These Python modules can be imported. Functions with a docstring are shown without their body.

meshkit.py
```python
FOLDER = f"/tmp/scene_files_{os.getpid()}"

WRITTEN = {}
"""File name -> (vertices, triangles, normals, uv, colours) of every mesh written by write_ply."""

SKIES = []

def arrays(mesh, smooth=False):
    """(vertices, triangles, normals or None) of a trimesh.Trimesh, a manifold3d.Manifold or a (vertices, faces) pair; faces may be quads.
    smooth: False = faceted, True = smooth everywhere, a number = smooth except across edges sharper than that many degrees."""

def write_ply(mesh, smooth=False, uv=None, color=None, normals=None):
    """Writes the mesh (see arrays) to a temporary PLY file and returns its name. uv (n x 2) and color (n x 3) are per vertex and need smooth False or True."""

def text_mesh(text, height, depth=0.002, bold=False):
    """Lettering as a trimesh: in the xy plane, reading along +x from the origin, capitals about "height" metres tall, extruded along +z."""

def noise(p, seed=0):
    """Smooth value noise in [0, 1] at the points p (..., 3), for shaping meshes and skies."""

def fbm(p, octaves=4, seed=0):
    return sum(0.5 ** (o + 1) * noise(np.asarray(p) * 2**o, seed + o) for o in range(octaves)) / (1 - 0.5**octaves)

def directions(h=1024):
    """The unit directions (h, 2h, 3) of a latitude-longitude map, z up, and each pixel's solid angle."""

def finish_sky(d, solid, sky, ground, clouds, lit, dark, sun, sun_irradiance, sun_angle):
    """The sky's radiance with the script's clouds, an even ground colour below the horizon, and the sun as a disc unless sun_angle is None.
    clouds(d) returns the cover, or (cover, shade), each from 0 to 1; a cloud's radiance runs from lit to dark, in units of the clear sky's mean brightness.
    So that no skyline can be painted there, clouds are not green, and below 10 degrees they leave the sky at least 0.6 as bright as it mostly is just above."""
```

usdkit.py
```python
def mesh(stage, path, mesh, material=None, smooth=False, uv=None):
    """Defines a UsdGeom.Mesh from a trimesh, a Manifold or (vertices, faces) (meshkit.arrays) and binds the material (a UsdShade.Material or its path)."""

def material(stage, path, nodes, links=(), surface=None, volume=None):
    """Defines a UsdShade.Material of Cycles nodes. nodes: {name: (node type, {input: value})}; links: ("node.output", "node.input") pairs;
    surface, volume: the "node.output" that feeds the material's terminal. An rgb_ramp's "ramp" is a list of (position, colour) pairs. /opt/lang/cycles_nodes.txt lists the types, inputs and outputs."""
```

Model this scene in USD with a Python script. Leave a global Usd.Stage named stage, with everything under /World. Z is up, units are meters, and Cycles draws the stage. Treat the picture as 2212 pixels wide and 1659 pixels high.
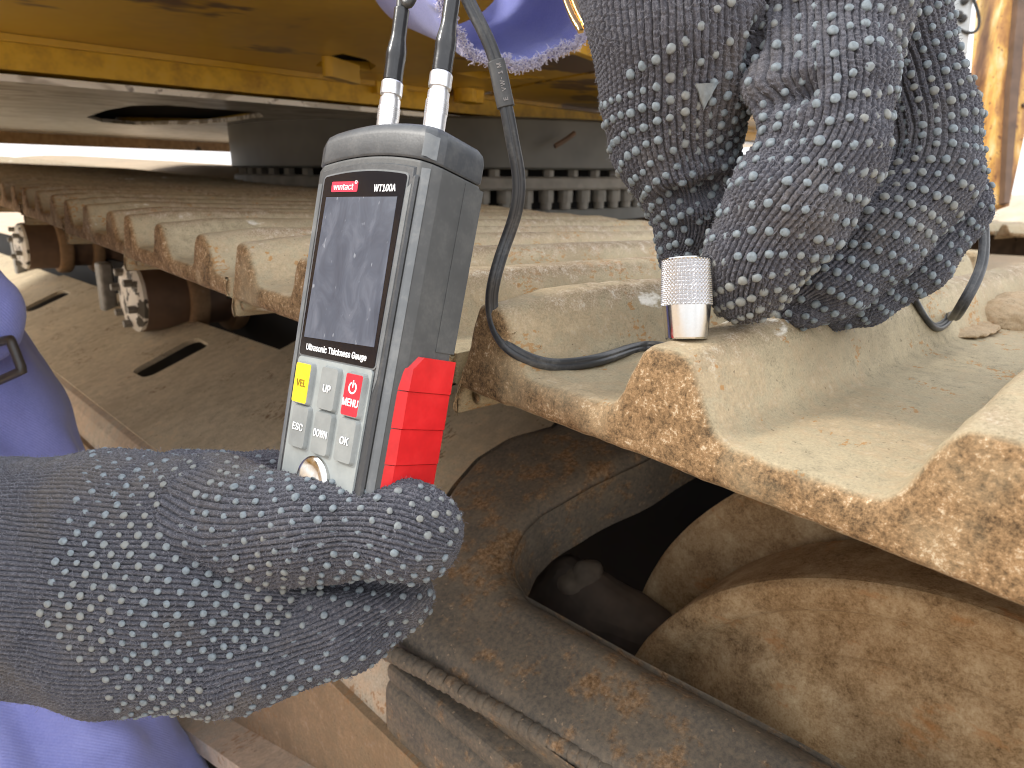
import math, random
import numpy as np, trimesh, manifold3d as m3
from shapely import affinity
from shapely.geometry import Polygon, Point, box as sbox, LineString
from shapely.ops import unary_union
from scipy.interpolate import CubicSpline
from scipy.ndimage import gaussian_filter1d
from pxr import Usd, UsdGeom, UsdLux, UsdShade, Gf, Sdf, Vt
import usdkit, meshkit

stage = Usd.Stage.CreateInMemory()
UsdGeom.SetStageUpAxis(stage, UsdGeom.Tokens.z)
UsdGeom.SetStageMetersPerUnit(stage, 1.0)
UsdGeom.Xform.Define(stage, '/World')
UsdGeom.Scope.Define(stage, '/World/Looks')
V = np.array
nrm = lambda v: np.asarray(v, float) / np.linalg.norm(v)

# ------------------------------------------------------------------ camera, sky, sun, exposure
FPX = 1450.0                      # focal length in pixels of a 2212 pixel wide picture
RC = V([[0.71148822, -0.16480188, 0.68309944],
        [-0.70238206, -0.19593663, 0.6843013],
        [0.02107007, -0.96666911, -0.25516049]])      # columns: picture right, picture down, view direction
CAM = V([-0.15354381, -0.03441909, 1.07274356])
cam = UsdGeom.Camera.Define(stage, '/World/camera')
M = np.eye(4)
M[0, :3], M[1, :3], M[2, :3], M[3, :3] = RC[:, 0], -RC[:, 1], -RC[:, 2], CAM
cam.AddTransformOp().Set(Gf.Matrix4d(*M.ravel().tolist()))
FOCAL = 5.96
cam.CreateFocalLengthAttr(FOCAL)
cam.CreateHorizontalApertureAttr(FOCAL * 2212 / FPX)
cam.CreateVerticalApertureAttr(FOCAL * 1659 / FPX)
cam.CreateClippingRangeAttr(Gf.Vec2f(0.01, 2000))
cam.CreateFStopAttr(6.5)
cam.CreateFocusDistanceAttr(0.215)
cam.CreateExposureAttr(1.0)

SUN_DIR = nrm([-0.62, 0.50, 0.66])
SUN_EL, SUN_ROT = math.asin(SUN_DIR[2]), math.atan2(SUN_DIR[0], SUN_DIR[1])
skymat = usdkit.material(stage, '/World/Looks/sky_look', {
    'sky': ('sky_texture', {'sky_type': 'single_scattering', 'sun_disc': False, 'sun_elevation': SUN_EL, 'sun_rotation': SUN_ROT,
                            'air_density': 1.0, 'aerosol_density': 4.0, 'ozone_density': 1.0}),
    'grey': ('hsv', {'saturation': 0.5, 'value': 1.0, 'fac': 1.0}),
    'tex': ('texture_coordinate', {}), 'cn': ('noise_texture', {'scale': 1.6, 'detail': 5., 'roughness': .55}),
    'cover': ('map_range', {'from_min': .25, 'from_max': .65, 'to_min': .55, 'to_max': .9, 'clamp': True}),
    'cloud': ('mix', {'mix_type': 'mix'}), 'dir': ('separate_xyz', {}),
    'lum': ('rgb_ramp', {'ramp': [(0., (8.2, 8.3, 8.5)), (.25, (8.8, 9.0, 9.4)), (1., (12.5, 13.1, 14.))]}),
    'bg': ('background_shader', {'strength': 0.115})},
    [('sky.color', 'grey.color'), ('tex.generated', 'cn.vector'), ('tex.generated', 'dir.vector'), ('dir.z', 'lum.fac'), ('lum.color', 'cloud.color2'), ('cn.fac', 'cover.value'), ('cover.result', 'cloud.fac'), ('grey.color', 'cloud.color1'), ('cloud.color', 'bg.color')], surface='bg.background')
dome = UsdLux.DomeLight.Define(stage, '/World/sky')
UsdShade.MaterialBindingAPI.Apply(dome.GetPrim()).Bind(skymat)
dome.GetPrim().SetCustomDataByKey('kind', 'structure')
sun = UsdLux.DistantLight.Define(stage, '/World/sun')
sun.CreateNormalizeAttr(True) if hasattr(sun, 'CreateNormalizeAttr') else None
sun.CreateIntensityAttr(0.38)
sun.CreateAngleAttr(8.0)
sun.CreateColorAttr(Gf.Vec3f(1.0, 0.95, 0.87))
zc = SUN_DIR; xc = nrm(np.cross([0, 0, 1], zc)); yc = np.cross(zc, xc)
S = np.eye(4); S[0, :3], S[1, :3], S[2, :3] = xc, yc, zc
sun.AddTransformOp().Set(Gf.Matrix4d(*S.ravel().tolist()))


# ------------------------------------------------------------------ geometry helpers
def ray(px, py):
    return RC @ V([(px - 1106) / FPX, (py - 829.5) / FPX, 1.0])


def at(px, py, d):
    """the point d metres in front of the camera that the photograph shows at (px, py)"""
    return CAM + ray(px, py) * d


def hit(px, py, p0, n):
    r = ray(px, py)
    return CAM + r * (((V(p0) - CAM) @ n) / (r @ n))


used = {}


def path_for(name, parent):
    base = (parent.GetPath().pathString if parent is not None else '/World') + '/' + name
    k = used.get(base, 0)
    used[base] = k + 1
    return base if k == 0 else '%s_%03d' % (base, k)


def tag(p, label=None, cat=None, group=None, kind=None):
    p = p.GetPrim() if hasattr(p, 'GetPrim') else p
    for k, v in (('label', label), ('category', cat), ('group', group), ('kind', kind)):
        if v:
            p.SetCustomDataByKey(k, v)
    return p


def thing(name, label, cat, group=None):
    x = UsdGeom.Xform.Define(stage, path_for(name, None)).GetPrim()
    return tag(x, label, cat, group)


def obj(name, mesh, m, parent=None, smooth=30, uv=None):
    p = usdkit.mesh(stage, path_for(name, parent), mesh, m, smooth=smooth, uv=uv).GetPrim()
    return p


def cat(ms):
    return trimesh.util.concatenate(ms)


def box(lo, hi):
    b = trimesh.creation.box(extents=np.subtract(hi, lo))
    b.apply_translation(np.add(lo, hi) / 2)
    return b


def rbox(lo, hi, r=0.002, seg=8):
    lo, hi = np.asarray(lo, float), np.asarray(hi, float)
    s = m3.Manifold.sphere(r, seg)
    pts = [s.translate(list(map(float, V([(lo, hi)[i][0] + (r, -r)[i], (lo, hi)[j][1] + (r, -r)[j], (lo, hi)[k][2] + (r, -r)[k]]))))
           for i in (0, 1) for j in (0, 1) for k in (0, 1)]
    return man(m3.Manifold.batch_hull(pts))


def man(m):
    a = m.to_mesh()
    return trimesh.Trimesh(np.asarray(a.vert_properties)[:, :3], np.asarray(a.tri_verts), process=False)


def frame(o, x, y, z=None):
    """4x4 whose columns are the axes"""
    x = nrm(x); y = np.asarray(y, float); y = nrm(y - x * (x @ y))
    z = np.cross(x, y) if z is None else z
    m = np.eye(4); m[:3, 0], m[:3, 1], m[:3, 2], m[:3, 3] = x, y, z, o
    return m


def moved(mesh, m):
    mesh = mesh.copy(); mesh.apply_transform(m); return mesh


def lathe(profile, n=48):
    """profile [(r, h)] round z"""
    return trimesh.creation.revolve(np.asarray(profile, float), sections=n)


def lathe_x(profile, o, n=64):
    """profile [(r, x)] round an axis along +x at o"""
    m = lathe(profile, n)
    T = np.eye(4); T[:3, :3] = V([[0, 0, 1], [1, 0, 0], [0, 1, 0]]); T[:3, 3] = o
    return moved(m, T)


def spline(pts, n):
    pts = np.asarray(pts, float)
    d = np.r_[0, np.cumsum(np.linalg.norm(np.diff(pts[:, :3], axis=0), axis=1))]
    return CubicSpline(d, pts)(np.linspace(0, d[-1], n))


def tube(pts, r, n=12, up=None, shape=None):
    """swept tube; r number or per-point array; shape [(a, b)] optional unit section"""
    pts = np.asarray(pts, float); k = len(pts)
    r = np.broadcast_to(r, k)
    t = np.gradient(pts, axis=0); t /= np.linalg.norm(t, axis=1)[:, None]
    a = nrm(np.cross(t[0], up if up is not None else ([0, 0, 1] if abs(t[0][2]) < .9 else [1, 0, 0])))
    vs = []
    th = np.linspace(0, 2 * np.pi, n, endpoint=False)
    sec = np.c_[np.cos(th), np.sin(th)] if shape is None else np.asarray(shape, float)
    n = len(sec)
    for i in range(k):
        a = nrm(a - t[i] * (a @ t[i])); b = np.cross(t[i], a)
        vs.append(pts[i] + r[i] * (sec[:, :1] * a + sec[:, 1:] * b))
    v = np.vstack(vs + [pts[:1], pts[-1:]])
    f = []
    for i in range(k - 1):
        for j in range(n):
            p, q = i * n + j, i * n + (j + 1) % n
            f += [[p, q, q + n], [p, q + n, p + n]]
    for j in range(n):
        f += [[k * n, (j + 1) % n, j], [k * n + 1, (k - 1) * n + j, (k - 1) * n + (j + 1) % n]]
    m = trimesh.Trimesh(v, f, process=False)
    return m


def grid_mesh(P):
    """P (a, b, 3) open grid"""
    a, b = P.shape[:2]
    i, j = np.meshgrid(np.arange(a - 1), np.arange(b - 1), indexing='ij')
    q = (i * b + j).ravel()
    f = np.vstack([np.c_[q, q + b, q + b + 1], np.c_[q, q + b + 1, q + 1]])
    return trimesh.Trimesh(P.reshape(-1, 3), f, process=False)


def extrude(poly, h):
    ms = [trimesh.creation.extrude_polygon(g, h, engine='earcut') for g in getattr(poly, 'geoms', [poly])]
    return cat(ms)


def rrect(x0, y0, x1, y1, r, q=6):
    return sbox(x0 + r, y0 + r, x1 - r, y1 - r).buffer(r, quad_segs=q)


def split(mesh, edge):
    v, f = trimesh.remesh.subdivide_to_size(mesh.vertices, mesh.faces, edge, max_iter=12)
    m = trimesh.Trimesh(v, f, process=False); m.merge_vertices(digits_vertex=7)
    return m


def rough(mesh, amp, scale, seed=0, octaves=3):
    """push the vertices of a welded mesh along their normals by noise"""
    v, n = np.array(mesh.vertices), np.array(mesh.vertex_normals)
    h = meshkit.fbm(v * scale + 57.3, octaves, seed) - .5
    mesh = mesh.copy(); mesh.vertices = v + n * (2 * amp * h)[:, None]
    return mesh


# ------------------------------------------------------------------ materials
class Look:
    def __init__(s, name):
        s.name, s.n, s.l, s.k = name, {'geo': ('geometry', {})}, [], 0

    def node(s, kind, **inp):
        s.k += 1; nm = 'n%d' % s.k
        links = {k: v for k, v in inp.items() if isinstance(v, str) and '.' in v}
        s.n[nm] = (kind, {k: v for k, v in inp.items() if k not in links})
        s.l += [(v, nm + '.' + k) for k, v in links.items()]
        return nm

    def coord(s, scale=(1, 1, 1), rot=(0, 0, 0), src='geo.position'):
        return s.node('mapping', vector=src, scale=scale, rotation=rot) + '.vector'

    def noise(s, scale, vec='geo.position', detail=4, rough=.55, dist=0.):
        return s.node('noise_texture', vector=vec, scale=scale, detail=detail, roughness=rough, distortion=dist) + '.fac'

    def ramp(s, fac, stops):
        return s.node('rgb_ramp', fac=fac, ramp=stops) + '.color'

    def mask(s, fac, lo, hi):
        return s.node('map_range', value=fac, from_min=lo, from_max=hi, to_min=0., to_max=1., clamp=True) + '.result'

    def mix(s, fac, a, b, how='mix'):
        return s.node('mix', fac=fac, color1=a, color2=b, mix_type=how) + '.color'

    def math(s, op, a, b=0., c=0.):
        return s.node('math', math_type=op, value1=a, value2=b, value3=c) + '.value'

    def bump(s, h, dist, strength=1., normal=None):
        kw = dict(height=h, distance=dist, strength=strength)
        if normal: kw['normal'] = normal
        return s.node('bump', **kw) + '.normal'

    def done(s, **kw):
        b = s.node('principled_bsdf', **kw)
        return usdkit.material(stage, '/World/Looks/' + s.name, s.n, s.l, surface=b + '.BSDF')


def plain(name, col, rough_=.5, var=.12, scale=60, bump=0., **kw):
    L = Look(name)
    a = L.noise(scale, detail=5)
    c = L.ramp(a, [(.3, tuple(x * (1 - var) for x in col)), (.7, tuple(min(1, x * (1 + var)) for x in col))])
    if bump: kw['normal'] = L.bump(L.noise(scale * 8, detail=3), bump)
    return L.done(base_color=c, roughness=rough_, **kw)


def dusty(name, dust, rust, specks, dustup=.5, rust_amt=.52, rough_=.85, scale=1., bump=.0006, endrust=None, white=None, tops=None, speck=.54):
    """dry dust over rusted steel: dust on what faces up, rust on ends and edges"""
    L = Look(name)
    big = L.noise(9 * scale, detail=5, rough=.6)
    fine = L.noise(160 * scale, detail=6, rough=.7)
    finer = L.noise(520 * scale, detail=4, rough=.7)
    grain = L.noise(1300 * scale, detail=3, rough=.75)
    dd = L.math('multiply_add', grain, .38, L.math('multiply_add', fine, .37, L.math('multiply', big, .25)))
    d = L.ramp(dd, [(.36, tuple(x * .50 for x in dust)), (.46, tuple(x * .86 for x in dust)), (.52, dust), (.64, tuple(min(1, x * 1.3) for x in dust))])
    r = L.ramp(L.math('multiply_add', finer, .55, L.math('multiply', fine, .45)), [(.37, tuple(x * .38 for x in rust)), (.47, rust), (.56, tuple(x * 1.6 for x in rust)), (.63, tuple(x * .8 + .18 for x in rust))])
    patch = L.mask(L.math('multiply_add', fine, .45, L.math('multiply', big, .55)), rust_amt, rust_amt + .07)
    c = L.mix(patch, d, L.mix(.35, d, r))
    # orange rust specks
    sp = L.noise(620 * scale, vec=L.coord((.45, 1, .8)), detail=3, rough=.6)
    spb = L.noise(34 * scale, detail=3)
    spm = L.mask(L.math('multiply', sp, L.mask(spb, .40, .62)), speck, speck + .055)
    c = L.mix(L.math('multiply', spm, .85), c, specks)
    stain = L.mask(L.noise(30 * scale, vec=L.coord((.4, 1, 1)), detail=6, rough=.7), .52, .66)
    c = L.mix(L.math('multiply', stain, .55), c, tuple(.55 * x + .2 * y for x, y in zip(dust, rust)))
    if tops is not None:                                     # ridge crests: rubbed, with rust and grey scuffs
        dn = L.node('vector_math', math_type='dot_product', vector1='geo.position', vector2=tuple(tops[0])) + '.value'
        tm = L.mask(L.math('multiply_add', fine, .018, dn), tops[1], tops[1] + .006)
        tm = L.math('multiply', tm, L.mask(L.noise(45, vec=L.coord((.3, 1, 1)), detail=5, rough=.65), .40, .58))
        c = L.mix(L.math('multiply', tm, .8), c, L.ramp(L.math('multiply_add', grain, .5, L.math('multiply', fine, .5)), [(.38, (.11, .075, .045)), (.47, (.24, .165, .095)), (.53, (.33, .25, .17)), (.6, (.5, .45, .37))]))
    dark = L.mask(L.noise(460 * scale, detail=2), .70, .75)
    c = L.mix(L.math('multiply', dark, .7), c, tuple(x * .35 for x in rust))
    if endrust is not None:
        nx = L.node('separate_xyz', vector='geo.normal')
        e = L.mask(L.math('multiply_add', big, .5, L.math('multiply', nx + '.x', -1.)), .55, 1.0)
        er = L.ramp(L.math('multiply_add', grain, .28, L.math('multiply_add', finer, .27, L.math('multiply_add', fine, .25, L.math('multiply', L.noise(45 * scale, detail=5, rough=.65), .2)))), [(.41, tuple(x * .30 for x in endrust)), (.49, endrust), (.54, tuple(x * 1.5 for x in endrust)), (.59, (.52, .43, .30))])
        er = L.mix(L.mask(L.noise(22 * scale, detail=4), .52, .66), er, L.mix(.5, er, dust))
        c = L.mix(e, c, er)
    if white is not None:
        w = L.mask(L.math('multiply', L.noise(70 * scale, vec=L.coord((.35, 1, 1)), detail=5, rough=.7), L.mask(L.noise(11 * scale, detail=2), .55, .66)), .57, .66)
        c = L.mix(w, c, white)
    h = L.math('multiply_add', grain, .25, L.math('multiply_add', finer, .3, L.math('multiply', fine, .45)))
    return L.done(base_color=c, roughness=rough_, specular_ior_level=.25, normal=L.bump(h, bump, .9))


NN0 = nrm(np.cross(nrm(V([1, 0, 0]) - nrm([0.01292291, 0.99857053, 0.05186419]) * 0.01292291), [0.01292291, 0.99857053, 0.05186419]))
m_shoe = dusty('dusty_shoe_steel', (.365, .30, .19), (.20, .125, .065), (.32, .165, .055), rust_amt=.485, endrust=(.20, .125, .062), white=(.72, .68, .6), bump=.0011, speck=.515, tops=(NN0, float(NN0 @ V([0, 0, 1.0])) + .029 + .009))
m_link = plain('dark_link_steel', (.075, .055, .04), .8, .4, 40)
L = Look('crusted_rust_steel')
r1 = L.noise(16, detail=6, rough=.62); r2 = L.noise(70, detail=6, rough=.7); r3 = L.noise(330, detail=5, rough=.75); r4 = L.noise(900, detail=3, rough=.7)
rr_ = L.noise(26, vec=L.coord((.4, 1, 1)), detail=6, rough=.6)
q = L.math('multiply_add', r4, .22, L.math('multiply_add', r3, .28, L.math('multiply_add', r2, .25, L.math('multiply', rr_, .25))))
c = L.ramp(q, [(.37, (.08, .045, .02)), (.46, (.27, .17, .082)), (.52, (.365, .245, .13)), (.58, (.45, .32, .18)), (.64, (.56, .45, .29))])
c = L.mix(L.mask(L.math('multiply_add', r2, .4, L.math('multiply', r1, .6)), .44, .66), c, L.ramp(q, [(.40, (.24, .16, .085)), (.5, (.42, .305, .175)), (.6, (.54, .43, .27))]))
c = L.mix(L.math('multiply', L.mask(L.noise(9, detail=6, rough=.7), .59, .70), .45), c, L.ramp(q, [(.4, (.03, .03, .028)), (.55, (.09, .08, .065)), (.63, (.2, .14, .08))]))
c = L.mix(L.math('multiply', L.mask(L.noise(40, vec=L.coord((1, .5, 1)), detail=5, rough=.65), .60, .68), .7), c, (.36, .16, .05))
m_idler = L.done(base_color=c, roughness=.85, specular_ior_level=.25, normal=L.bump(q, .0016, 1.))
m_frame = dusty('dusty_frame_steel', (.62, .52, .36), (.48, .32, .17), (.22, .13, .07), rust_amt=.55, bump=.0003, scale=.5, white=None)
m_skirt = dusty('scuffed_skirt_paint', (.55, .47, .36), (.33, .19, .10), (.35, .2, .1), rust_amt=.44, bump=.0003, scale=.5, white=(.75, .70, .6))

L = Look('dark_casting_paint')
b1 = L.noise(14, detail=6, rough=.65); b2 = L.noise(75, detail=6, rough=.7); b3 = L.noise(420, detail=4, rough=.7)
c = L.ramp(L.math('multiply_add', b3, .5, L.math('multiply', b1, .5)), [(.34, (.075, .07, .061)), (.5, (.16, .132, .10)), (.64, (.24, .19, .13))])
rm = L.mask(L.math('multiply_add', b2, .6, L.math('multiply', b1, .4)), .515, .59)
c = L.mix(rm, c, L.ramp(b3, [(.36, (.13, .075, .035)), (.5, (.25, .15, .075)), (.62, (.36, .24, .14))]))
c = L.mix(L.mask(L.noise(300, detail=2), .68, .73), c, (.32, .24, .16))
m_casting = L.done(base_color=c, roughness=.7, specular_ior_level=.3, normal=L.bump(L.math('multiply_add', b3, .4, L.math('multiply', rm, -.25)), .0006, .9))

m_apron = dusty('brown_apron_steel', (.30, .215, .13), (.20, .115, .06), (.3, .17, .08), rust_amt=.47, bump=.0005, scale=.5)
m_roller = dusty('rusted_roller_steel', (.26, .165, .09), (.17, .10, .055), (.36, .2, .09), rust_amt=.47, bump=.0003, scale=.4)
m_rollerdark = plain('dark_brown_steel', (.11, .065, .04), .6, .3, 30)
L = Look('peeling_white_cap_paint')
pm = L.mask(L.noise(45, detail=3, rough=.6), .53, .56)
m_cap = L.done(base_color=L.mix(pm, (.72, .68, .6), (.07, .06, .045)), roughness=.6)
m_bolt = plain('grey_bolt_steel', (.2, .19, .17), .5, .3, 80, metallic=.3)
m_darkmud = plain('dark_packed_mud', (.12, .095, .07), .9, .3, 90)
m_mud = dusty('caked_mud', (.36, .265, .16), (.24, .15, .08), (.3, .19, .1), bump=.0015)

L = Look('yellow_machine_paint')
y1 = L.noise(3.2, vec=L.coord((1, .45, 1), (0, 0, .6)), detail=6, rough=.6); y2 = L.noise(40, detail=5, rough=.7)
c = L.ramp(L.math('multiply_add', y1, .75, L.math('multiply', y2, .25)), [(.3, (.16, .085, .022)), (.42, (.54, .32, .02)), (.55, (.68, .42, .02)), (.68, (.72, .47, .05))])
c = L.mix(L.mask(L.noise(5.5, vec=L.coord((.5, 1, 1), (0, 0, .8)), detail=5, rough=.6), .545, .575), c, (.13, .065, .03))
m_yellow = L.done(base_color=c, roughness=.45, normal=L.bump(y2, .0005, .5), coat_weight=.6, coat_roughness=.25)
L = Look('clean_yellow_paint')
y2 = L.noise(24, detail=6, rough=.7)
m_yellow2 = L.done(base_color=L.ramp(y2, [(.3, (.45, .25, .02)), (.55, (.78, .50, .03)), (.75, (.80, .54, .08))]), roughness=.45, normal=L.bump(y2, .0004, .4))
L = Look('peeling_pale_paint')
y1 = L.noise(6.5, vec=L.coord((.45, 1.6, 1), (0, 0, .75)), detail=4, rough=.5, dist=1.2); y2 = L.noise(50, detail=5)
c = L.ramp(y1, [(.30, (.22, .18, .12)), (.42, (.42, .36, .26)), (.435, (.9, .88, .8)), (.50, (.88, .85, .76)), (.515, (.34, .29, .2)), (.57, (.5, .44, .32)), (.585, (.9, .88, .8)), (.64, (.85, .81, .72)), (.66, (.3, .25, .17))])
c = L.mix(L.mask(y2, .62, .7), c, (.2, .15, .1))
m_peel = L.done(base_color=c, roughness=.3, coat_weight=1., coat_roughness=.22, coat_ior=1.8)
L = Look('tan_edge_paint')
y1 = L.noise(14, detail=3); y2 = L.noise(60, detail=4)
m_tan = L.done(base_color=L.mix(L.mask(y1, .64, .67), L.ramp(y2, [(.3, (.46, .26, .1)), (.7, (.66, .42, .2))]), (.1, .06, .03)), roughness=.6)
m_grey = plain('grey_ring_paint', (.085, .086, .077), .42, .25, 12)
m_grey2 = plain('dusty_grey_gear', (.21, .20, .175), .6, .25, 30)
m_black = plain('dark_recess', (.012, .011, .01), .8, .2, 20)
m_leg = dusty('dusty_brown_carbody', (.30, .225, .14), (.22, .14, .08), (.26, .16, .09), bump=.0003, scale=.25)
L = Look('rusted_yellow_column')
y1 = L.noise(16, vec=L.coord((1, 1, .3)), detail=5, rough=.65); y2 = L.noise(70, detail=5)
c = L.ramp(y1, [(.34, (.2, .09, .035)), (.45, (.42, .21, .07)), (.52, (.62, .36, .09)), (.64, (.78, .62, .38))])
m_column = L.done(base_color=L.mix(L.mask(y2, .62, .66), c, (.2, .09, .04)), roughness=.6)
m_panelgrey = plain('pale_grey_panel', (.42, .44, .44), .4, .1, 14)
m_cream = plain('cream_panel_paint', (.66, .54, .36), .5, .12, 12)
m_dark = plain('dark_rubber_trim', (.03, .03, .03), .6)

L = Look('sandy_ground')
g1 = L.noise(1.2, detail=6); g2 = L.noise(24, detail=6, rough=.7)
c = L.ramp(L.math('multiply_add', g1, .5, L.math('multiply', g2, .5)), [(.3, (.28, .19, .11)), (.5, (.46, .34, .225)), (.7, (.56, .44, .31))])
m_ground = L.done(base_color=c, roughness=.95, normal=L.bump(g2, .02, .6))
m_bank = plain('pale_sand_bank', (.40, .33, .24), .95, .2, 3)


def plastic(name, col, rough_=.5, dust=.25, edge=None):
    L = Look(name)
    a = L.noise(120, detail=5, rough=.6); b = L.noise(900, detail=2)
    c = L.ramp(a, [(.3, tuple(x * .85 for x in col)), (.7, tuple(x * 1.12 for x in col))])
    dm = L.math('multiply', L.mask(L.math('multiply_add', b, .35, L.math('multiply', a, .65)), .48, .66), dust)
    c = L.mix(dm, c, (.36, .34, .30))
    return L.done(base_color=c, roughness=rough_, normal=L.bump(b, .00006, .6))


m_body = plastic('dark_grey_plastic', (.038, .041, .045), .42, .07)
m_rail = plastic('worn_grey_edge', (.125, .135, .142), .36, .15)
m_side = plastic('matte_grey_side', (.058, .060, .060), .55, .06)
m_red = plastic('red_rubber', (.56, .011, .014), .42, .02)
m_key = plastic('grey_keypad', (.29, .315, .31), .5, .12)
m_button = plastic('grey_button', (.235, .25, .245), .5, .1)
m_ykey = plastic('yellow_button_face', (.86, .62, .015), .4, .02)
m_rkey = plastic('red_button_face', (.66, .014, .03), .4, .02)
m_white = plain('white_print', (.85, .85, .85), .5, .03)
m_yprint = plain('dark_yellow_print', (.22, .13, .0), .5, .03)
m_logo = plain('red_logo_print', (.70, .015, .05), .4, .05)
L = Look('black_glass')
m_glass = L.done(base_color=(.006, .006, .008), roughness=.12, specular_ior_level=.5)
L = Look('scratched_screen')
s1 = L.noise(110, vec=L.coord((1, 1, .5)), detail=6, rough=.65, dist=1.2); s2 = L.noise(650, vec=L.coord((1, 1, .15), (.35, 0, .2)), detail=2)
c = L.ramp(s1, [(.3, (.04, .047, .068)), (.5, (.062, .073, .10)), (.72, (.11, .122, .155))])
c = L.mix(L.math('multiply', L.mask(s2, .69, .74), .5), c, (.4, .42, .46))
m_lcd = L.done(base_color=c, roughness=.35, specular_ior_level=.5)
L = Look('brushed_chrome')
m_chrome = L.done(base_color=(.62, .61, .59), metallic=1., roughness=L.node('map_range', value=L.noise(300), from_min=.3, from_max=.7, to_min=.1, to_max=.24) + '.result')
L = Look('dull_nickel')
n1 = L.noise(200, detail=4)
m_nickel = L.done(base_color=L.ramp(n1, [(.3, (.62, .62, .64)), (.7, (.82, .82, .82))]), metallic=.9, roughness=.32)
L = Look('knurled_nickel')
m_knurl = L.done(base_color=(.56, .555, .56), metallic=.95, roughness=.24)
m_cable = plastic('black_cable_rubber', (.022, .022, .023), .42, .12)
m_boot = plastic('glossy_black_sleeve', (.016, .016, .017), .2, .03)
m_shrink = plastic('black_shrink_tube', (.04, .039, .038), .5, .05)
m_faint = plain('faint_grey_print', (.24, .22, .21), .6, .1)
m_gold = Look('gold_bracelet').done(base_color=(.83, .58, .25), metallic=1., roughness=.25)
m_teal = plain('blue_wrist_band', (.02, .13, .22), .6)

# glove yarn
L = Look('grey_knit_yarn')
f1 = L.noise(700, detail=3, rough=.7); f2 = L.noise(38, detail=4); f3 = L.noise(2600, detail=2)
c = L.ramp(L.math('multiply_add', f3, .5, L.math('multiply', f1, .5)), [(.32, (.036, .036, .045)), (.5, (.078, .078, .092)), (.68, (.155, .153, .172))])
c = L.mix(L.math('multiply', L.mask(f2, .5, .68), .35), c, (.15, .125, .095))
m_yarn = L.done(base_color=c, roughness=.95, specular_ior_level=.1, sheen_weight=.12, sheen_roughness=.5, normal=L.bump(L.math('multiply_add', f3, .5, L.math('multiply', f1, .5)), .0004, .8))
m_fuzz = Look('yarn_fuzz').done(base_color=(.19, .19, .215), roughness=.9, specular_ior_level=.1)
L = Look('pale_blue_grip_dots')
f1 = L.noise(900, detail=4); f2 = L.noise(30, detail=3)
c = L.ramp(f1, [(.3, (.115, .137, .152)), (.6, (.18, .21, .23))])
c = L.mix(L.mask(f2, .5, .6), c, (.185, .19, .18))
m_dot = L.done(base_color=c, roughness=.55, specular_ior_level=.3)

L = Look('blue_twill_cloth')
tw = L.node('wave_texture', vector='geo.position', wave_type='bands', bands_direction='diagonal', scale=190., distortion=1.2, detail=2.) + '.fac'
f1 = L.noise(14, detail=4); f2 = L.noise(900, detail=3)
c = L.ramp(L.math('multiply_add', f1, .55, L.math('multiply', f2, .45)), [(.3, (.18, .20, .50)), (.5, (.245, .27, .61)), (.7, (.32, .345, .68))])
m_cloth = L.done(base_color=c, roughness=.9, specular_ior_level=.15, sheen_weight=.2, normal=L.bump(L.math('multiply_add', tw, .6, L.math('multiply', f2, .4)), .0004, .5))
m_fray = plain('frayed_white_thread', (.62, .60, .72), .95, .15, 200)
m_buckle = plain('dark_brown_buckle', (.035, .028, .022), .35, .2, 200)

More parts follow.
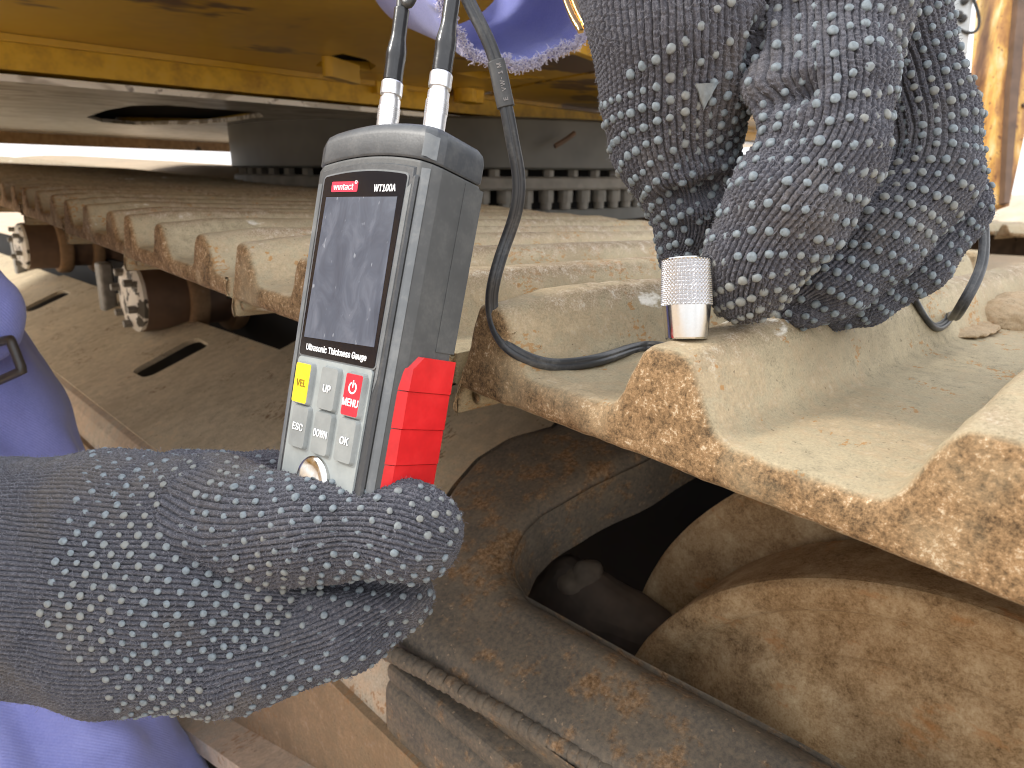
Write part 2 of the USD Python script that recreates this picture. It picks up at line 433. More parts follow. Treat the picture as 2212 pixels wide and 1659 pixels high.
# ------------------------------------------------------------------ ground and far bank
gx = np.r_[np.linspace(-60, -6, 12), np.linspace(-5, 8, 66), np.linspace(9, 60, 14), 900.]
gx = np.r_[-900., gx]
X, Y = np.meshgrid(gx, gx, indexing='ij')
Z = .03 * (meshkit.fbm(np.stack([X * 1.7, Y * 1.7, X * 0], -1), 3, 4) - .5)
tag(obj('ground', grid_mesh(np.stack([X, Y, Z], -1)), m_ground, smooth=True), kind='structure')
a = np.linspace(-1, 1, 80); b = np.linspace(-1, 1, 14)
A, B = np.meshgrid(a, b, indexing='ij')
c0 = V([17., -1.2, 0])
H = (1 - B ** 2) * (1.45 + .25 * meshkit.fbm(np.stack([A * 9, B * 0, A * 0], -1), 3, 8)) - .02
tag(obj('sand_bank', grid_mesh(np.stack([c0[0] + B * 3 + 0 * A, c0[1] + A * 26, H], -1)), m_bank, smooth=True), kind='structure')

# ------------------------------------------------------------------ tracks
TR = nrm([0.01292291, 0.99857053, 0.05186419])       # along the upper run of the near track
EX = nrm(V([1, 0, 0]) - TR * TR[0])
NN = np.cross(EX, TR)
O = V([0, 0, 1.0])
PITCH = .204
WIDE = .60


def tp(x, s, n):
    return O + EX * x + TR * s + NN * n


def smooth01(t):
    t = np.clip(t, 0, 1); return t * t * (3 - 2 * t)


def shoe_mesh(ns, xs, seed, fine):
    s = np.unique(np.round(np.r_[np.linspace(.0145, .030, ns // 6), np.linspace(.030, .194, ns), np.linspace(.194, .218, ns // 5)], 5))
    s = s[np.r_[True, np.diff(s) > 2e-4]]
    rings = []; s_in = s
    rid = (.054, .130, .202)

    def profile(x):
        e = min(x, WIDE - x)
        s = np.linspace(s_in[0], s_in[-1], 420)
        wear = .86 + .14 * smooth01(e / .045)
        top = np.full(len(s), .012)
        for r in rid:
            d = np.where(s > r, (s - r - .0060) / .0110, (r - s - .0050) / .0155)
            top = np.maximum(top, .012 + .0245 * wear * smooth01(1 - d))
        top = np.where(s > rid[2], np.minimum(top, .0365 * wear + (1 - wear) * .012), top)
        far = smooth01((s - .2085) / .0095)
        top = top * (1 - far) + far * (-.001)
        lip = 0 * s
        top = top - lip * .0135
        bot = -lip * .0115 - .0005 + 0 * s
        bot = np.where(s > .19, bot - .0005, bot)
        bot = np.minimum(bot, top - .0105)
        top = gaussian_filter1d(top, .0021 / (s[1] - s[0]), mode='nearest')
        return np.interp(s_in, s, top), np.interp(s_in, s, bot)

    def ring(x, inset):
        top, bot = profile(x)
        up = np.c_[s, top]; dn = np.c_[s, bot][::-1]
        loop = np.vstack([up, dn])
        t = np.roll(loop, -1, 0) - np.roll(loop, 1, 0)
        n = np.c_[-t[:, 1], t[:, 0]]; n /= np.maximum(np.linalg.norm(n, axis=1), 1e-9)[:, None]
        return loop - n * inset

    n = len(s)
    ends = [(0., .0026), (.0008, .0014), (.002, .0005), (.004, .0)]
    secs = ends + [(x, 0.) for x in xs] + [(WIDE - x, i) for x, i in ends[::-1]]
    P = []
    for x, i in secs:
        lp = ring(x, i)
        P.append(np.c_[np.full(len(lp), x), lp])
    P = np.array(P)                                         # (sections, 2n, 3)
    P = np.concatenate([P, P[:, :1]], 1)
    g = grid_mesh(P)
    caps = []
    for k, e in ((0, 1), (-1, -1)):
        tpz, bt = P[k, :n], P[k, n:2 * n][::-1]
        w = np.linspace(0, 1, 7)[:, None, None]
        C = tpz[None] * (1 - w) + bt[None] * w
        C[..., 0] -= e * .0006 * np.sin(np.pi * w[..., 0])
        caps.append(grid_mesh(C if e < 0 else C[:, ::-1]))
    m = cat([g] + caps)
    m.merge_vertices(digits_vertex=6)
    m.update_faces(m.nondegenerate_faces()); m.fix_normals()
    lipm = tube(np.c_[np.linspace(.004, WIDE - .004, 24), np.full(24, .006), np.full(24, -.0035)], np.r_[.003, .0052, np.full(20, .0058), .0052, .003], 12)
    m = cat([m, lipm])
    m = rough(m, .0008, 24, seed, 3)
    m = rough(m, .0006 if fine else .0004, 150, seed + 5, 3)
    return m


def link_mesh(x):
    pr = Polygon([(.0, -.005), (.19, -.005), (.205, -.04), (.19, -.082), (.12, -.09), (.0, -.085), (-.015, -.05)]).buffer(-.008).buffer(.008)
    m = extrude(pr, .03)
    v = m.vertices.copy()
    m.vertices = np.c_[x + v[:, 2], v[:, 0], v[:, 1]]
    m.fix_normals()
    return m


ORD = ['first', 'second', 'third', 'fourth', 'fifth', 'sixth', 'seventh', 'eighth', 'ninth', 'tenth', 'eleventh', 'twelfth', 'thirteenth',
       'fourteenth', 'fifteenth', 'sixteenth', 'seventeenth', 'eighteenth', 'nineteenth', 'twentieth', 'twenty-first', 'twenty-second', 'twenty-third', 'twenty-fourth', 'twenty-fifth', 'twenty-sixth']


def set_frame(x, m):
    UsdGeom.Xformable(x).AddTransformOp().Set(Gf.Matrix4d(*m.T.ravel().tolist()))


def shoe_frame(x, s, n=0., flip=False):
    m = np.eye(4)
    m[:3, 0], m[:3, 1], m[:3, 2], m[:3, 3] = EX, TR, NN, tp(x, s, n)
    return m


S0 = .138 - .204
xs_fine = np.r_[np.linspace(.009, .30, 90), np.linspace(.31, WIDE - .009, 40)]
xs_mid = np.r_[np.linspace(.009, .10, 14), np.linspace(.13, WIDE - .009, 16)]
GROUP_NEAR = 'shoes of the near track in a row'
sh = thing('track_shoe', 'large dusty track shoe in front that the silver probe stands on', 'track shoe', GROUP_NEAR)
set_frame(sh, shoe_frame(0, S0))
obj('shoe_plate', shoe_mesh(150, xs_fine, 3, True), m_shoe, sh, smooth=True)
for x in (.20, .37): obj('chain_link', link_mesh(x), m_link, sh)
sh1 = thing('track_shoe', 'dusty track shoe right behind the gauge, next to the probed one', 'track shoe', GROUP_NEAR)
set_frame(sh1, shoe_frame(0, S0 + PITCH))
obj('shoe_plate', shoe_mesh(90, xs_mid, 11, False), m_shoe, sh1, smooth=True)
for x in (.20, .37): obj('chain_link', link_mesh(x), m_link, sh1)


def shoe_copy(mat, label, group):
    p = path_for('track_shoe', None)
    x = UsdGeom.Xform.Define(stage, p).GetPrim()
    x.GetReferences().AddInternalReference(sh1.GetPath())
    x.SetInstanceable(True)
    xf = UsdGeom.Xformable(x); xf.ClearXformOpOrder()
    op = xf.GetPrim().GetAttribute('xformOp:transform')
    t = xf.MakeMatrixXform() if not op else xf.MakeMatrixXform()
    t.Set(Gf.Matrix4d(*mat.T.ravel().tolist()))
    return tag(x, label, 'track shoe', group)


for k in range(2, 25):
    shoe_copy(shoe_frame(.0015 * math.sin(k * 2.3), S0 + k * PITCH, .0012 * math.sin(k * 1.7)), 'dusty brown track shoe of the near track, %s along from the probed shoe' % ORD[k - 1], GROUP_NEAR)
shoe_copy(shoe_frame(.001, S0 - PITCH), 'track shoe of the near track just before the probed shoe', GROUP_NEAR)
# the other track: its near end curves down round the idler
GROUP_FAR = 'shoes of the far track'
for k in range(-3, 12):
    shoe_copy(shoe_frame(2.30, S0 - .12 + k * PITCH, .0), 'pale track shoe on the far track, %s from its right end' % ORD[k + 5], GROUP_FAR)
for k, (ds, dn, ang) in enumerate(((.115, -.05, 38), (.25, -.21, 66))):
    m = shoe_frame(2.30, S0 - .12 - 3 * PITCH - ds, dn)
    c_, s_ = math.cos(math.radians(ang)), math.sin(math.radians(ang))
    m[:3, 1], m[:3, 2] = TR * c_ + NN * s_, NN * c_ - TR * s_
    shoe_copy(m, 'pale track shoe on the curved end of far track, %s' % ('upper one' if k == 0 else 'lower one'), GROUP_FAR)

# ------------------------------------------------------------------ track frame below the near track
SL = math.radians(20)
DA = V([math.cos(SL), 0, math.sin(SL)]); DN = V([-math.sin(SL), 0, math.cos(SL)])
PO = V([.05, 0, .813])


def sl(px, py, up=0.):
    """(across, along) on the sloping cover plate"""
    p = hit(px, py, PO + DN * up, DN) - PO
    return float(p @ DA), float(p[1])


def on_slope(poly, z0, h):
    m = extrude(poly, h)
    v = m.vertices
    m.vertices = PO + v[:, :1] * DA + v[:, 1:2] * V([0, 1, 0]) + (v[:, 2:] + z0) * DN
    m.fix_normals()
    return m


fr = thing('undercarriage', 'dusty brown undercarriage with slotted sloping cover plate under the near track', 'undercarriage')
slots = []
for cs in (((288, 800), (318, 815), (449, 746), (419, 729)), ((50, 666), (68, 673), (151, 634), (132, 626))):
    slots.append(Polygon([sl(*c_) for c_ in cs]).buffer(-.012).buffer(.015, quad_segs=6))
cuts = [rrect(.196, y - .10, .30, y + .16, .008) for y in (1.24, 2.07)]
plate = sbox(0.004, .28, .205, 4.4).difference(unary_union(slots + cuts))
plate = plate.union(sbox(.2, .28, .30, .80))
obj('cover_plate', on_slope(plate, -.007, .007), m_frame, fr)
# casting round the idler window
opening = Polygon([sl(1150, 1333), sl(1118, 1280), sl(1122, 1245), sl(1145, 1195), sl(1180, 1160), sl(1290, 1095), sl(1400, 1042),
                   (.30, .19), (.30, -.30), (.112, -.30), sl(2000, 1810), sl(1700, 1640), sl(1400, 1478)])
opening = opening.buffer(-.012).buffer(.012, quad_segs=8)
outer = Polygon([sl(815, 1385), sl(900, 1240), sl(990, 1090), sl(1040, 1030), sl(1110, 985), sl(1200, 960), (.30, .33), (.32, .30), (.32, -.32), (-.0, -.32), (.0, .10)])
outer = outer.buffer(-.02).buffer(.02, quad_segs=6)
cst = on_slope(outer.difference(opening), -.022, .046)
m = split(cst, .008)
v = np.array(m.vertices); hgt = (v - PO) @ DN
ac, al = (v - PO) @ DA, v[:, 1]
import shapely
qp = shapely.points(ac, al)
bd = np.minimum(shapely.distance(outer.exterior, qp), shapely.distance(opening.exterior, qp))
topm = hgt > .02
v[topm] -= (np.where(bd[topm] < .016, .011 * np.clip(1 - bd[topm] / .016, 0, 1) ** 2.2, 0))[:, None] * DN
m.vertices = v
m = rough(m, .0012, 40, 2)
obj('idler_window_casting', m, m_casting, fr, smooth=50)
# weld bead and side box under the casting
w0, w1 = hit(850, 1372, PO + DN * .022, DN), hit(1470, 1700, PO + DN * .022, DN)
ws = np.linspace(w0, w1, 160) + DN * (.0004 * np.sin(np.arange(160) * 1.25))[:, None] + DA * (.0016 * (meshkit.fbm(np.c_[np.arange(160) * .13, np.zeros(160), np.zeros(160)], 3, 3) - .5))[:, None]
obj('weld_bead', tube(ws - V([.006, 0, .0065]), .0046 + .0003 * np.sin(np.arange(160) * 1.9), 10), m_casting, fr, smooth=True)


def skirt(profile, y0, y1, n, amp, sc, seed):
    pr = np.asarray(profile, float)
    d = np.r_[0, np.cumsum(np.linalg.norm(np.diff(pr, axis=0), axis=1))]
    q = np.stack([np.interp(np.linspace(0, d[-1], 40), d, pr[:, i]) for i in (0, 1)], 1)
    ys = np.linspace(y0, y1, n)
    P = np.stack([np.broadcast_to(q[None, :, 0], (n, 40)), np.broadcast_to(ys[:, None], (n, 40)), np.broadcast_to(q[None, :, 1], (n, 40))], -1)
    return rough(grid_mesh(P.copy()), amp, sc, seed)


yc = w0[1] + .004
box_ = rbox((.030, -.6, .30), (.09, yc, .8075), .010, 24)
box_ = rough(split(box_, .02), .001, 30, 4)
obj('side_box', box_, m_casting, fr, smooth=50)
step = rbox((.0335, -.6, .8035), (.13, yc - .002, .8155), .004, 12)
obj('box_ledge', rough(split(step, .02), .0008, 60, 9), m_casting, fr, smooth=50)
obj('side_skirt', skirt([(.056, .8135), (.047, .810), (.040, .800), (.034, .785), (.031, .770)], yc - .03, 4.4, 60, .001, 6, 5), m_skirt, fr, smooth=True)
apron = extrude(Polygon([(yc - .06, .775), (yc - .06, .72), (.294, .694), (.363, .668), (.51, .612), (.95, .45), (4.4, .45), (4.4, .775)]), .012)
v = apron.vertices; apron.vertices = np.c_[.0385 - v[:, 2], v[:, 0], v[:, 1]]; apron.fix_normals()
obj('apron_plate', rough(split(apron, .04), .0012, 12, 8), m_apron, fr, smooth=30)
fp = np.array([(.012, y, z) for y, z in ((yc - .02, .706), (.294, .694), (.363, .668), (.51, .612), (.95, .45))])
obj('lower_flange', tube(fp, .008, up=[1, 0, 0], shape=[(-1, -1.9), (1, -1.9), (1, 1.9), (-1, 1.9)]), m_skirt, fr)
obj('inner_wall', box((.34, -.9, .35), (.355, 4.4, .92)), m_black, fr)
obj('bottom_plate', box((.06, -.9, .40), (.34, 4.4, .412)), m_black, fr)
for y in (1.46, 2.30):
    bk = rbox((.19, y - .05, .86), (.215, y - .015, .955), .006)
    obj('roller_bracket', bk, m_bolt, fr)
# idler yoke and packed mud seen through the window
yk = man(m3.Manifold.batch_hull([m3.Manifold.sphere(.018, 16).translate(list(at(px, py, d))) for px, py, d in ((1180, 1300, .50), (1230, 1250, .49), (1300, 1330, .47), (1420, 1370, .45))]))
obj('idler_yoke', rough(split(yk, .006), .004, 45, 3), m_link, fr, smooth=True)
lump = man(m3.Manifold.sphere(.012, 32).translate(list(at(1268, 1245, .475))) + m3.Manifold.sphere(.013, 32).translate(list(at(1240, 1262, .478))))
tag(obj('mud_clump', rough(split(lump, .004), .004, 70, 3), m_darkmud, smooth=True), 'mud clump caught inside the dark window of the casting', 'mud')

# ------------------------------------------------------------------ idler wheel and carrier rollers
idl = thing('idler_wheel', 'big rusty idler wheel with domed face in the frame window', 'idler wheel')
oc = V([.05, -.0069, .7395])
R = .181
prof = [(.0, -.016), (.05, -.0150), (.09, -.0115), (.120, -.0065), (.138, -.0025), (.142, -.0010), (.1435, .0010), (.150, .0042), (.158, .0048), (.1640, .0030), (.1655, .0004), (.167, -.0012), (.170, -.0020), (.1775, -.0020), (.1795, -.0012), (R, .0008), (R + .0006, .004), (R + .0006, .055), (R - .002, .06)]
tm = lathe_x(prof, oc + V([.1, 0, 0]), 180)
tm = rough(split(tm, .007), .0006, 30, 7)
obj('wheel_face', tm, m_idler, idl, smooth=40)
fl = lathe_x([(.12, .070), (R + .020, .069), (R + .036, .0705), (R + .0392, .073), (R + .040, .10), (R + .036, .118), (.12, .12)], oc + V([.1, 0, 0]), 180)
obj('wheel_flange', rough(split(fl, .008), .0005, 40, 9), m_idler, idl, smooth=40)
obj('wheel_rim', lathe_x([(.12, .121), (R, .121), (R, .185), (.12, .186)], oc + V([.1, 0, 0]), 120), m_idler, idl, smooth=40)
for (px, py) in ((1945, 1862), (2005, 1845), (1870, 1835)):
    p = hit(px, py, oc + V([.092, 0, 0]), V([1., 0, 0]))
    bl = trimesh.creation.icosphere(3, .0052); bl.apply_scale([.35, 1, 1]); bl.apply_translation(p + V([.0035, 0, 0]))
    obj('cast_boss', rough(bl, .0012, 200, 1), m_idler, idl, smooth=True)
obj('hub_shaft', lathe_x([(0., .02), (.04, .02), (.04, .22), (0, .22)], oc + V([.10, 0, 0]), 40), m_rollerdark, idl)


def roller(y, zc, label):
    t = thing('carrier_roller', label, 'roller', 'carrier rollers under the near track')
    o = V([.165, y, zc]); r = .056
    obj('drum', lathe_x([(r * .9, .006), (r, .010), (r, .072)], o), m_rollerdark, t, smooth=40)
    obj('inner_drum', lathe_x([(r * .93, .098), (r * .93, .145)], o), m_rollerdark, t, smooth=40)
    for a, b in ((.070, .100), (.143, .168)):
        obj('flange', lathe_x([(r * .8, a), (r * 1.16, a + .002), (r * 1.22, a + .008), (r * 1.22, b - .006), (r * 1.16, b), (r * .8, b + .001)], o), m_roller, t, smooth=30)
    obj('hub', lathe_x([(.0, .168), (r * .8, .168), (r * .8, .22), (0, .22)], o), m_rollerdark, t, smooth=30)
    c = obj('end_cap', lathe_x([(0., -.008), (r * .55, -.007), (r * .85, -.003), (r * .98, .004), (r * .98, .010), (r * .86, .0105)], o), m_cap, t, smooth=30)
    for k in range(6):
        a = math.radians(20 + 60 * k)
        b = lathe_x([(0, -.016), (.0055, -.016), (.0065, -.0145), (.0065, -.003), (0, -.003)], o + V([0, math.cos(a) * r * .72, math.sin(a) * r * .72]), 6)
        obj('cap_bolt', b, m_bolt, c)
    return t


roller(1.145, .921, 'carrier roller with peeling white end cap, nearer of the two left')
roller(1.99, .955, 'carrier roller with white end cap at the left picture edge')

# ------------------------------------------------------------------ upper structure
NU = nrm(np.cross(ray(0, 358), ray(1400, 368)))
NU = NU if NU[2] > 0 else -NU


def up(px, py, h):
    return hit(px, py, CAM + NU * h, NU)


UX = nrm(V([1, 0, 0]) - NU * NU[0]); UY = np.cross(NU, UX)
u2 = lambda p: (float((p - CAM) @ UX), float((p - CAM) @ UY))


def slab(poly, h0, h1):
    m = extrude(poly, h1 - h0)
    v = m.vertices
    m.vertices = CAM + v[:, :1] * UX + v[:, 1:2] * UY + (v[:, 2:] + h0) * NU
    m.fix_normals()
    return m


body = thing('excavator_body', 'yellow underside of excavator upper body overhanging the track', 'excavator')
b0, b1 = V(u2(up(-260, 52, .14))), V(u2(up(1330, 248, .14)))
bd = nrm(b1 - b0); bn = V([-bd[1], bd[0]])
if bn @ b0 < 0: bn = -bn                                    # away from the camera
b0 = b0 - bd * 2.5; b1 = b1 + bd * 1.2
near = .52
deck = Polygon([b0 + bn * .03, b1 + bn * .03, b1 - bn * .62, b0 - bn * .62])
Pn = V(u2(up(742, 140, .146)))
hole = Polygon([u2(up(*p, .146)) for p in ((682, 142), (705, 122), (740, 116), (790, 128), (812, 142), (800, 152), (740, 148))])
slit = Polygon([u2(up(*p, .146)) for p in ((985, 158), (1040, 153), (1120, 158), (1180, 168), (1120, 170), (1040, 170))])
slit2 = LineString([u2(up(*p, .146)) for p in ((960, 222), (1120, 186), (1300, 152), (1420, 128))]).buffer(.006)
dk = slab(deck.difference(unary_union([hole, slit, slit2])), .146, .158)
obj('underside_plate', dk, m_yellow, body)
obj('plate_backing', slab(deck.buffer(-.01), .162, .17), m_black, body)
obj('edge_beam', slab(Polygon([b0, b1, b1 + bn * .06, b0 + bn * .06]), .108, .1455), m_yellow2, body)
obj('beam_lip', slab(Polygon([b0 - bn * .012, b1 - bn * .012, b1 - bn * .001, b0 - bn * .001]), .1375, .1455), m_yellow, body)
blk = V(u2(up(775, 186, .14)))
obj('lug', slab(Polygon([blk, blk + bd * .07, blk + bd * .07 - bn * .05, blk - bn * .05]), .126, .1455), m_yellow2, body)
for px, py in ((1022, 208), (1005, 205), (693, 228)):
    p = V(u2(up(px, py, .135)))
    obj('mount_bolt', slab(Point(*p).buffer(.022, quad_segs=3), .122, .1455), m_yellow2, body)
rib = [V(u2(up(*p, .14))) for p in ((708, 132), (765, 150))]
obj('rib', slab(LineString(rib).buffer(.008), .12, .1455), m_yellow, body)
# gusset by the sleeve
g2 = [V(u2(up(*p, .14))) for p in ((1200, 104), (1240, 92), (1330, 128), (1420, 150))]
obj('curved_gusset', slab(LineString(g2).buffer(.006), .130, .1455), m_yellow2, body)
# lower pale plates behind the beam
f0, f1 = V(u2(up(-400, 262, .095))), V(u2(up(600, 316, .095)))
fd = nrm(f1 - f0)
low = Polygon([f0 - fd * .5, f1 + fd * 3.2, f1 + fd * 3.2 - bn * .9, b1 + bn * .003, b0 + bn * .003])
hp = [u2(up(*p, .095)) for p in ((186, 253), (230, 238), (285, 228), (360, 227), (450, 234), (560, 243), (570, 252), (500, 262), (420, 268), (290, 270), (220, 264))]
hole2 = Polygon(hp).buffer(0)
low = low.buffer(0)
obj('pale_lower_plate', slab(low.difference(hole2), .095, .103), m_peel, body)
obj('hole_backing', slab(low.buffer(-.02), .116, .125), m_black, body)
hb = [V(u2(up(*p, .112))) for p in ((285, 258), (475, 262), (600, 246))]
obj('hole_bar', slab(LineString(hb).buffer(.035), .104, .1155), m_yellow, body)
obj('tan_edge_strip', slab(LineString([f0 - fd * .5, f1 + fd * .15]).buffer(.02), .062, .0945), m_tan, body)

# cab side panels and column at the right
def prism(pts, thick):
    """flat panel through pixel/depth corners, with thickness away from the camera"""
    P = np.array([at(*p) for p in pts]); c = P.mean(0)
    u, s, vt = np.linalg.svd(P - c)
    n = vt[2] if vt[2] @ RC[:, 2] > 0 else -vt[2]
    x = vt[0]; y = np.cross(n, x)
    poly = Polygon([((p - c) @ x, (p - c) @ y) for p in P])
    return moved(extrude(poly, thick), frame(c, x, y, n))


obj('cab_side_panel', prism([(1980, -140, 1.5), (2125, -140, 1.56), (2098, 20, 1.56), (2082, 152, 1.56), (1990, 104, 1.5)], .03), m_panelgrey, body)
obj('panel_seal', prism([(1990, 104, 1.497), (2082, 152, 1.557), (2081, 160, 1.557), (1990, 112, 1.497)], .02), m_dark, body)
lp = np.array([at(*p) for p in ((2068, -20, 1.545), (2064, 56, 1.545), (2088, 70, 1.55), (2094, -20, 1.55))])
obj('latch_plate', prism([(2068, -20, 1.542), (2064, 56, 1.542), (2088, 70, 1.547), (2094, -20, 1.547)], .008), m_panelgrey, body)
obj('latch_frame', tube(spline(lp, 40), .0035, 8), m_dark, body)
for p in ((2071, 32, 1.535), (2080, 40, 1.538), (2084, 2, 1.54)):
    b = trimesh.creation.icosphere(2, .009); b.apply_translation(at(*p)); obj('latch_bolt', b, m_dark, body)
obj('cream_panel', prism([(1985, 112, 1.52), (2096, 160, 1.6), (2078, 252, 1.6), (2066, 330, 1.6), (1985, 330, 1.52)], .03), m_cream, body)

col = thing('steel_column', 'rusted yellow steel column with welded tabs at the right edge', 'column')
ct, cb = at(2158, -120, 1.62), at(2108, 420, 1.62)
cx = nrm(at(2200, 100, 1.62) - at(2100, 100, 1.62)); ca = nrm(ct - cb); cx = nrm(cx - ca * (cx @ ca)); cz = np.cross(cx, ca)


def cbox(x0, x1, y0, y1, z0, z1, r=.004):
    return moved(rbox((x0, y0, z0), (x1, y1, z1), r), frame(cb, cx, ca, cz))


Lc = np.linalg.norm(ct - cb)
obj('post', moved(extrude(Polygon([(-.013, -.05), (.018, -.05), (.062, .30), (.066, Lc), (-.044, Lc), (-.038, .20)]), .09), frame(cb, cx, ca, cz)), m_column, col)
obj('front_flange', moved(extrude(Polygon([(-.006, -.05), (.006, -.05), (.004, .30), (.006, Lc), (-.018, Lc), (-.016, .20)]), .02), frame(cb + cz * .088, cx, ca, cz)), m_rollerdark, col)
for y, w in ((.53, .082), (.31 + .06, .070)):
    obj('welded_tab', cbox(.02, w, y, y + .03, .05, .11), m_yellow2, col)
for y, xx in ((.47, .045), (.44, .043), (.30, .035), (.27, .033), (.18, .03)):
    b = trimesh.creation.icosphere(2, .006); obj('rivet', moved(b, frame(cb + cx * xx + ca * y + cz * .09, cx, ca, cz)), m_rollerdark, col)
obj('slot_plate', cbox(.028, .042, .315, .352, .082, .098, .002), m_yellow, col)
rp = np.array([at(*p) for p in ((2170, 96, 1.6), (2167, 130, 1.6), (2160, 158, 1.6))]); obj('hose', tube(spline(rp, 16), .004, 8), m_rollerdark, col)
obj('hose_end', moved(rbox((-.016, -.008, -.01), (.016, .008, .01), .004), frame(at(2156, 164, 1.6), cx, ca, cz)), m_roller, col)
el = np.array([at(*p) for p in ((2112, 250, 1.6), (2128, 262, 1.6), (2142, 285, 1.6), (2146, 312, 1.6), (2138, 335, 1.6))])
obj('bracket_arm', tube(spline(el, 24), np.linspace(.022, .016, 24), 8), m_roller, col, smooth=30)
obj('bracket_bolt', moved(rbox((-.012, -.014, -.012), (.012, .014, .012), .004), frame(at(2160, 318, 1.6), cx, ca, cz)), m_grey2, col)
obj('bracket_foot', moved(rbox((-.02, -.02, -.012), (.02, .02, .012), .006), frame(at(2112, 372, 1.6), cx, ca, cz)), m_column, col)

# ------------------------------------------------------------------ slewing ring
ring = thing('slewing_ring', 'grey slewing ring with rows of bolts under the yellow body', 'slewing ring')
RD, RR = 1.92, .60
rc = hit(992, 364, CAM + ray(992, 364) * RD, RC[:, 2])
rc = rc - NU * ((rc - CAM) @ NU)
RF = frame(rc, UX, UY, NU)


def rlathe(p, n=128):
    return moved(lathe(p, n), RF)


obj('drum', rlathe([(.3, .10), (RR, .10), (RR + .004, .095), (RR + .004, .004), (RR - .002, .0), (.3, .0)]), m_grey, ring, smooth=30)
obj('drum_core', rlathe([(.3, .0), (RR - .07, .0), (RR - .07, -.12), (.3, -.12)]), m_black, ring, smooth=30)
obj('flange_ring', rlathe([(RR - .08, -.0145), (RR - .004, -.0145), (RR, -.018), (RR, -.037), (RR - .004, -.041), (RR - .08, -.041)]), m_grey2, ring, smooth=30)
obj('base_ring', rlathe([(.3, -.083), (RR - .03, -.083), (RR - .03, -.11), (.3, -.11)]), m_grey, ring, smooth=30)
toC = math.atan2((CAM - rc) @ UY, (CAM - rc) @ UX)
bolt = lathe([(0, 0), (.0165, 0), (.0165, -.026), (.0125, -.0265), (.0125, -.040), (.008, -.0415), (0, -.0415)], 12)
nut = lathe([(0, .0), (.0125, .0), (.0125, -.0140), (0, -.0140)], 6)
for k in range(-19, 20):
    a = toC + k * math.radians(4.7)
    p = RF.copy(); p[:3, 3] = rc + (UX * math.cos(a) + UY * math.sin(a)) * (RR - .028) - NU * .0412
    obj('stud', moved(bolt, p), m_grey2, ring)
for k in range(-15, 16):
    a = toC + k * math.radians(5.9) + .02
    p = RF.copy(); p[:3, 3] = rc + (UX * math.cos(a) + UY * math.sin(a)) * (RR - .022) - NU * .0003
    obj('nut', moved(nut, p), m_grey2, ring)
hp_ = np.array([at(*p) for p in ((1240, 288, 1.34), (1215, 306, 1.325), (1198, 316, 1.322))]); obj('grease_pipe', tube(spline(hp_, 12), .005, 8), m_rollerdark, ring)

lx0, lx1 = .635, 1.5
ly = np.linspace(.9, 5.2, 40)
P = np.zeros((40, 8, 3))
for j, t in enumerate((0, .005, .04, .1, .2, .4, .7, 1)):
    hgt = .030 + .034 * math.sin(min(1, t * 3.) * math.pi / 2) if j else -.10
    for i, y in enumerate(ly):
        ramp_ = smooth01((y - .9) / 1.0)
        P[i, j] = tp(lx0 + (lx1 - lx0) * t, y, -.12 + (.12 + hgt) * ramp_)
lg = cat([grid_mesh(P), box((.64, .9, .4), (1.5, 4.4, .98))])
obj('leg_casting', rough(lg, .004, 5, 3), m_leg, fr, smooth=True)
hub = box((.75, -.3, .35), (2.2, 3.4, .97))
obj('carbody_centre', hub, m_leg, fr)

# lumps of dirt on the shoe
for k, (px, py, r, sx, sz, lab) in enumerate(((2168, 690, .0175, 2.0, .80, 'caked dirt lump on the shoe at the right edge, larger one'), (2225, 652, .013, 1.6, .9, 'caked dirt lump at right picture edge behind the larger one'),
                                              (2060, 706, .016, 2.6, .16, 'thin spread of dirt under the hanging cable loop'), (2000, 578, .012, 2.0, .85, 'rounded dirt lump behind the hanging cable loop'))):
    p = hit(px, py, tp(0, 0, .013 if k < 3 else .028), NN)
    q = trimesh.creation.icosphere(5, r); q.apply_scale([sx, 1.2, sz])
    q = rough(rough(q, .0045 if sz > .5 else .0015, 60, 20 + k), .0012, 260, 30 + k); q.apply_translation(p)
    tag(obj('dirt_lump', q, m_mud, smooth=True), lab, 'dirt')
stub = moved(rbox((-.03, -.02, -.03), (.03, .02, .012), .005), frame(at(2078, 562, .80), EX, TR, NN))
tag(obj('steel_block', rough(split(stub, .01), .001, 60), m_shoe, smooth=40), 'pale worn steel block standing beyond the cable loop at right', 'block')

# ------------------------------------------------------------------ the thickness gauge
RG = V([[0.14807, 0.25856, -0.95458], [-0.98883, 0.05532, -0.1384], [0.01702, 0.96441, 0.26386]])
u_, _, v_ = np.linalg.svd(RG); RG = u_ @ v_
TG = V([-0.03725, 0.14561, 1.07991])
GA, GT, GK, GG = .0258, .0238, .789, .01813


def gw(P, taper=True):
    P = np.array(P, float)
    if taper:
        P = P.copy(); P[..., 0] *= 1 + GK * P[..., 1]
    return P @ RG.T + TG


def gmesh(m, taper=True):
    m = m.copy(); m.vertices = gw(m.vertices, taper); return m


def gl(px, py, z=0.):
    """face coordinates (x, y) of a point of the photograph"""
    p = RG.T @ (hit(px, py, TG + RG[:, 2] * z, RG[:, 2]) - TG)
    return V([p[0] / (1 + GK * p[1]), p[1]])


def gs(px, py):
    """side coordinates (z, y) on the right side face"""
    p = RG.T @ (hit(px, py, TG + RG[:, 0] * GA, RG[:, 0]) - TG)
    return V([p[2], p[1]])


gauge = thing('thickness_gauge', 'grey handheld ultrasonic gauge with dark screen held in the left glove', 'gauge')
arch = lambda x: .0030 * (1 - np.clip(np.abs(x) / GA, 0, 1) ** 2)


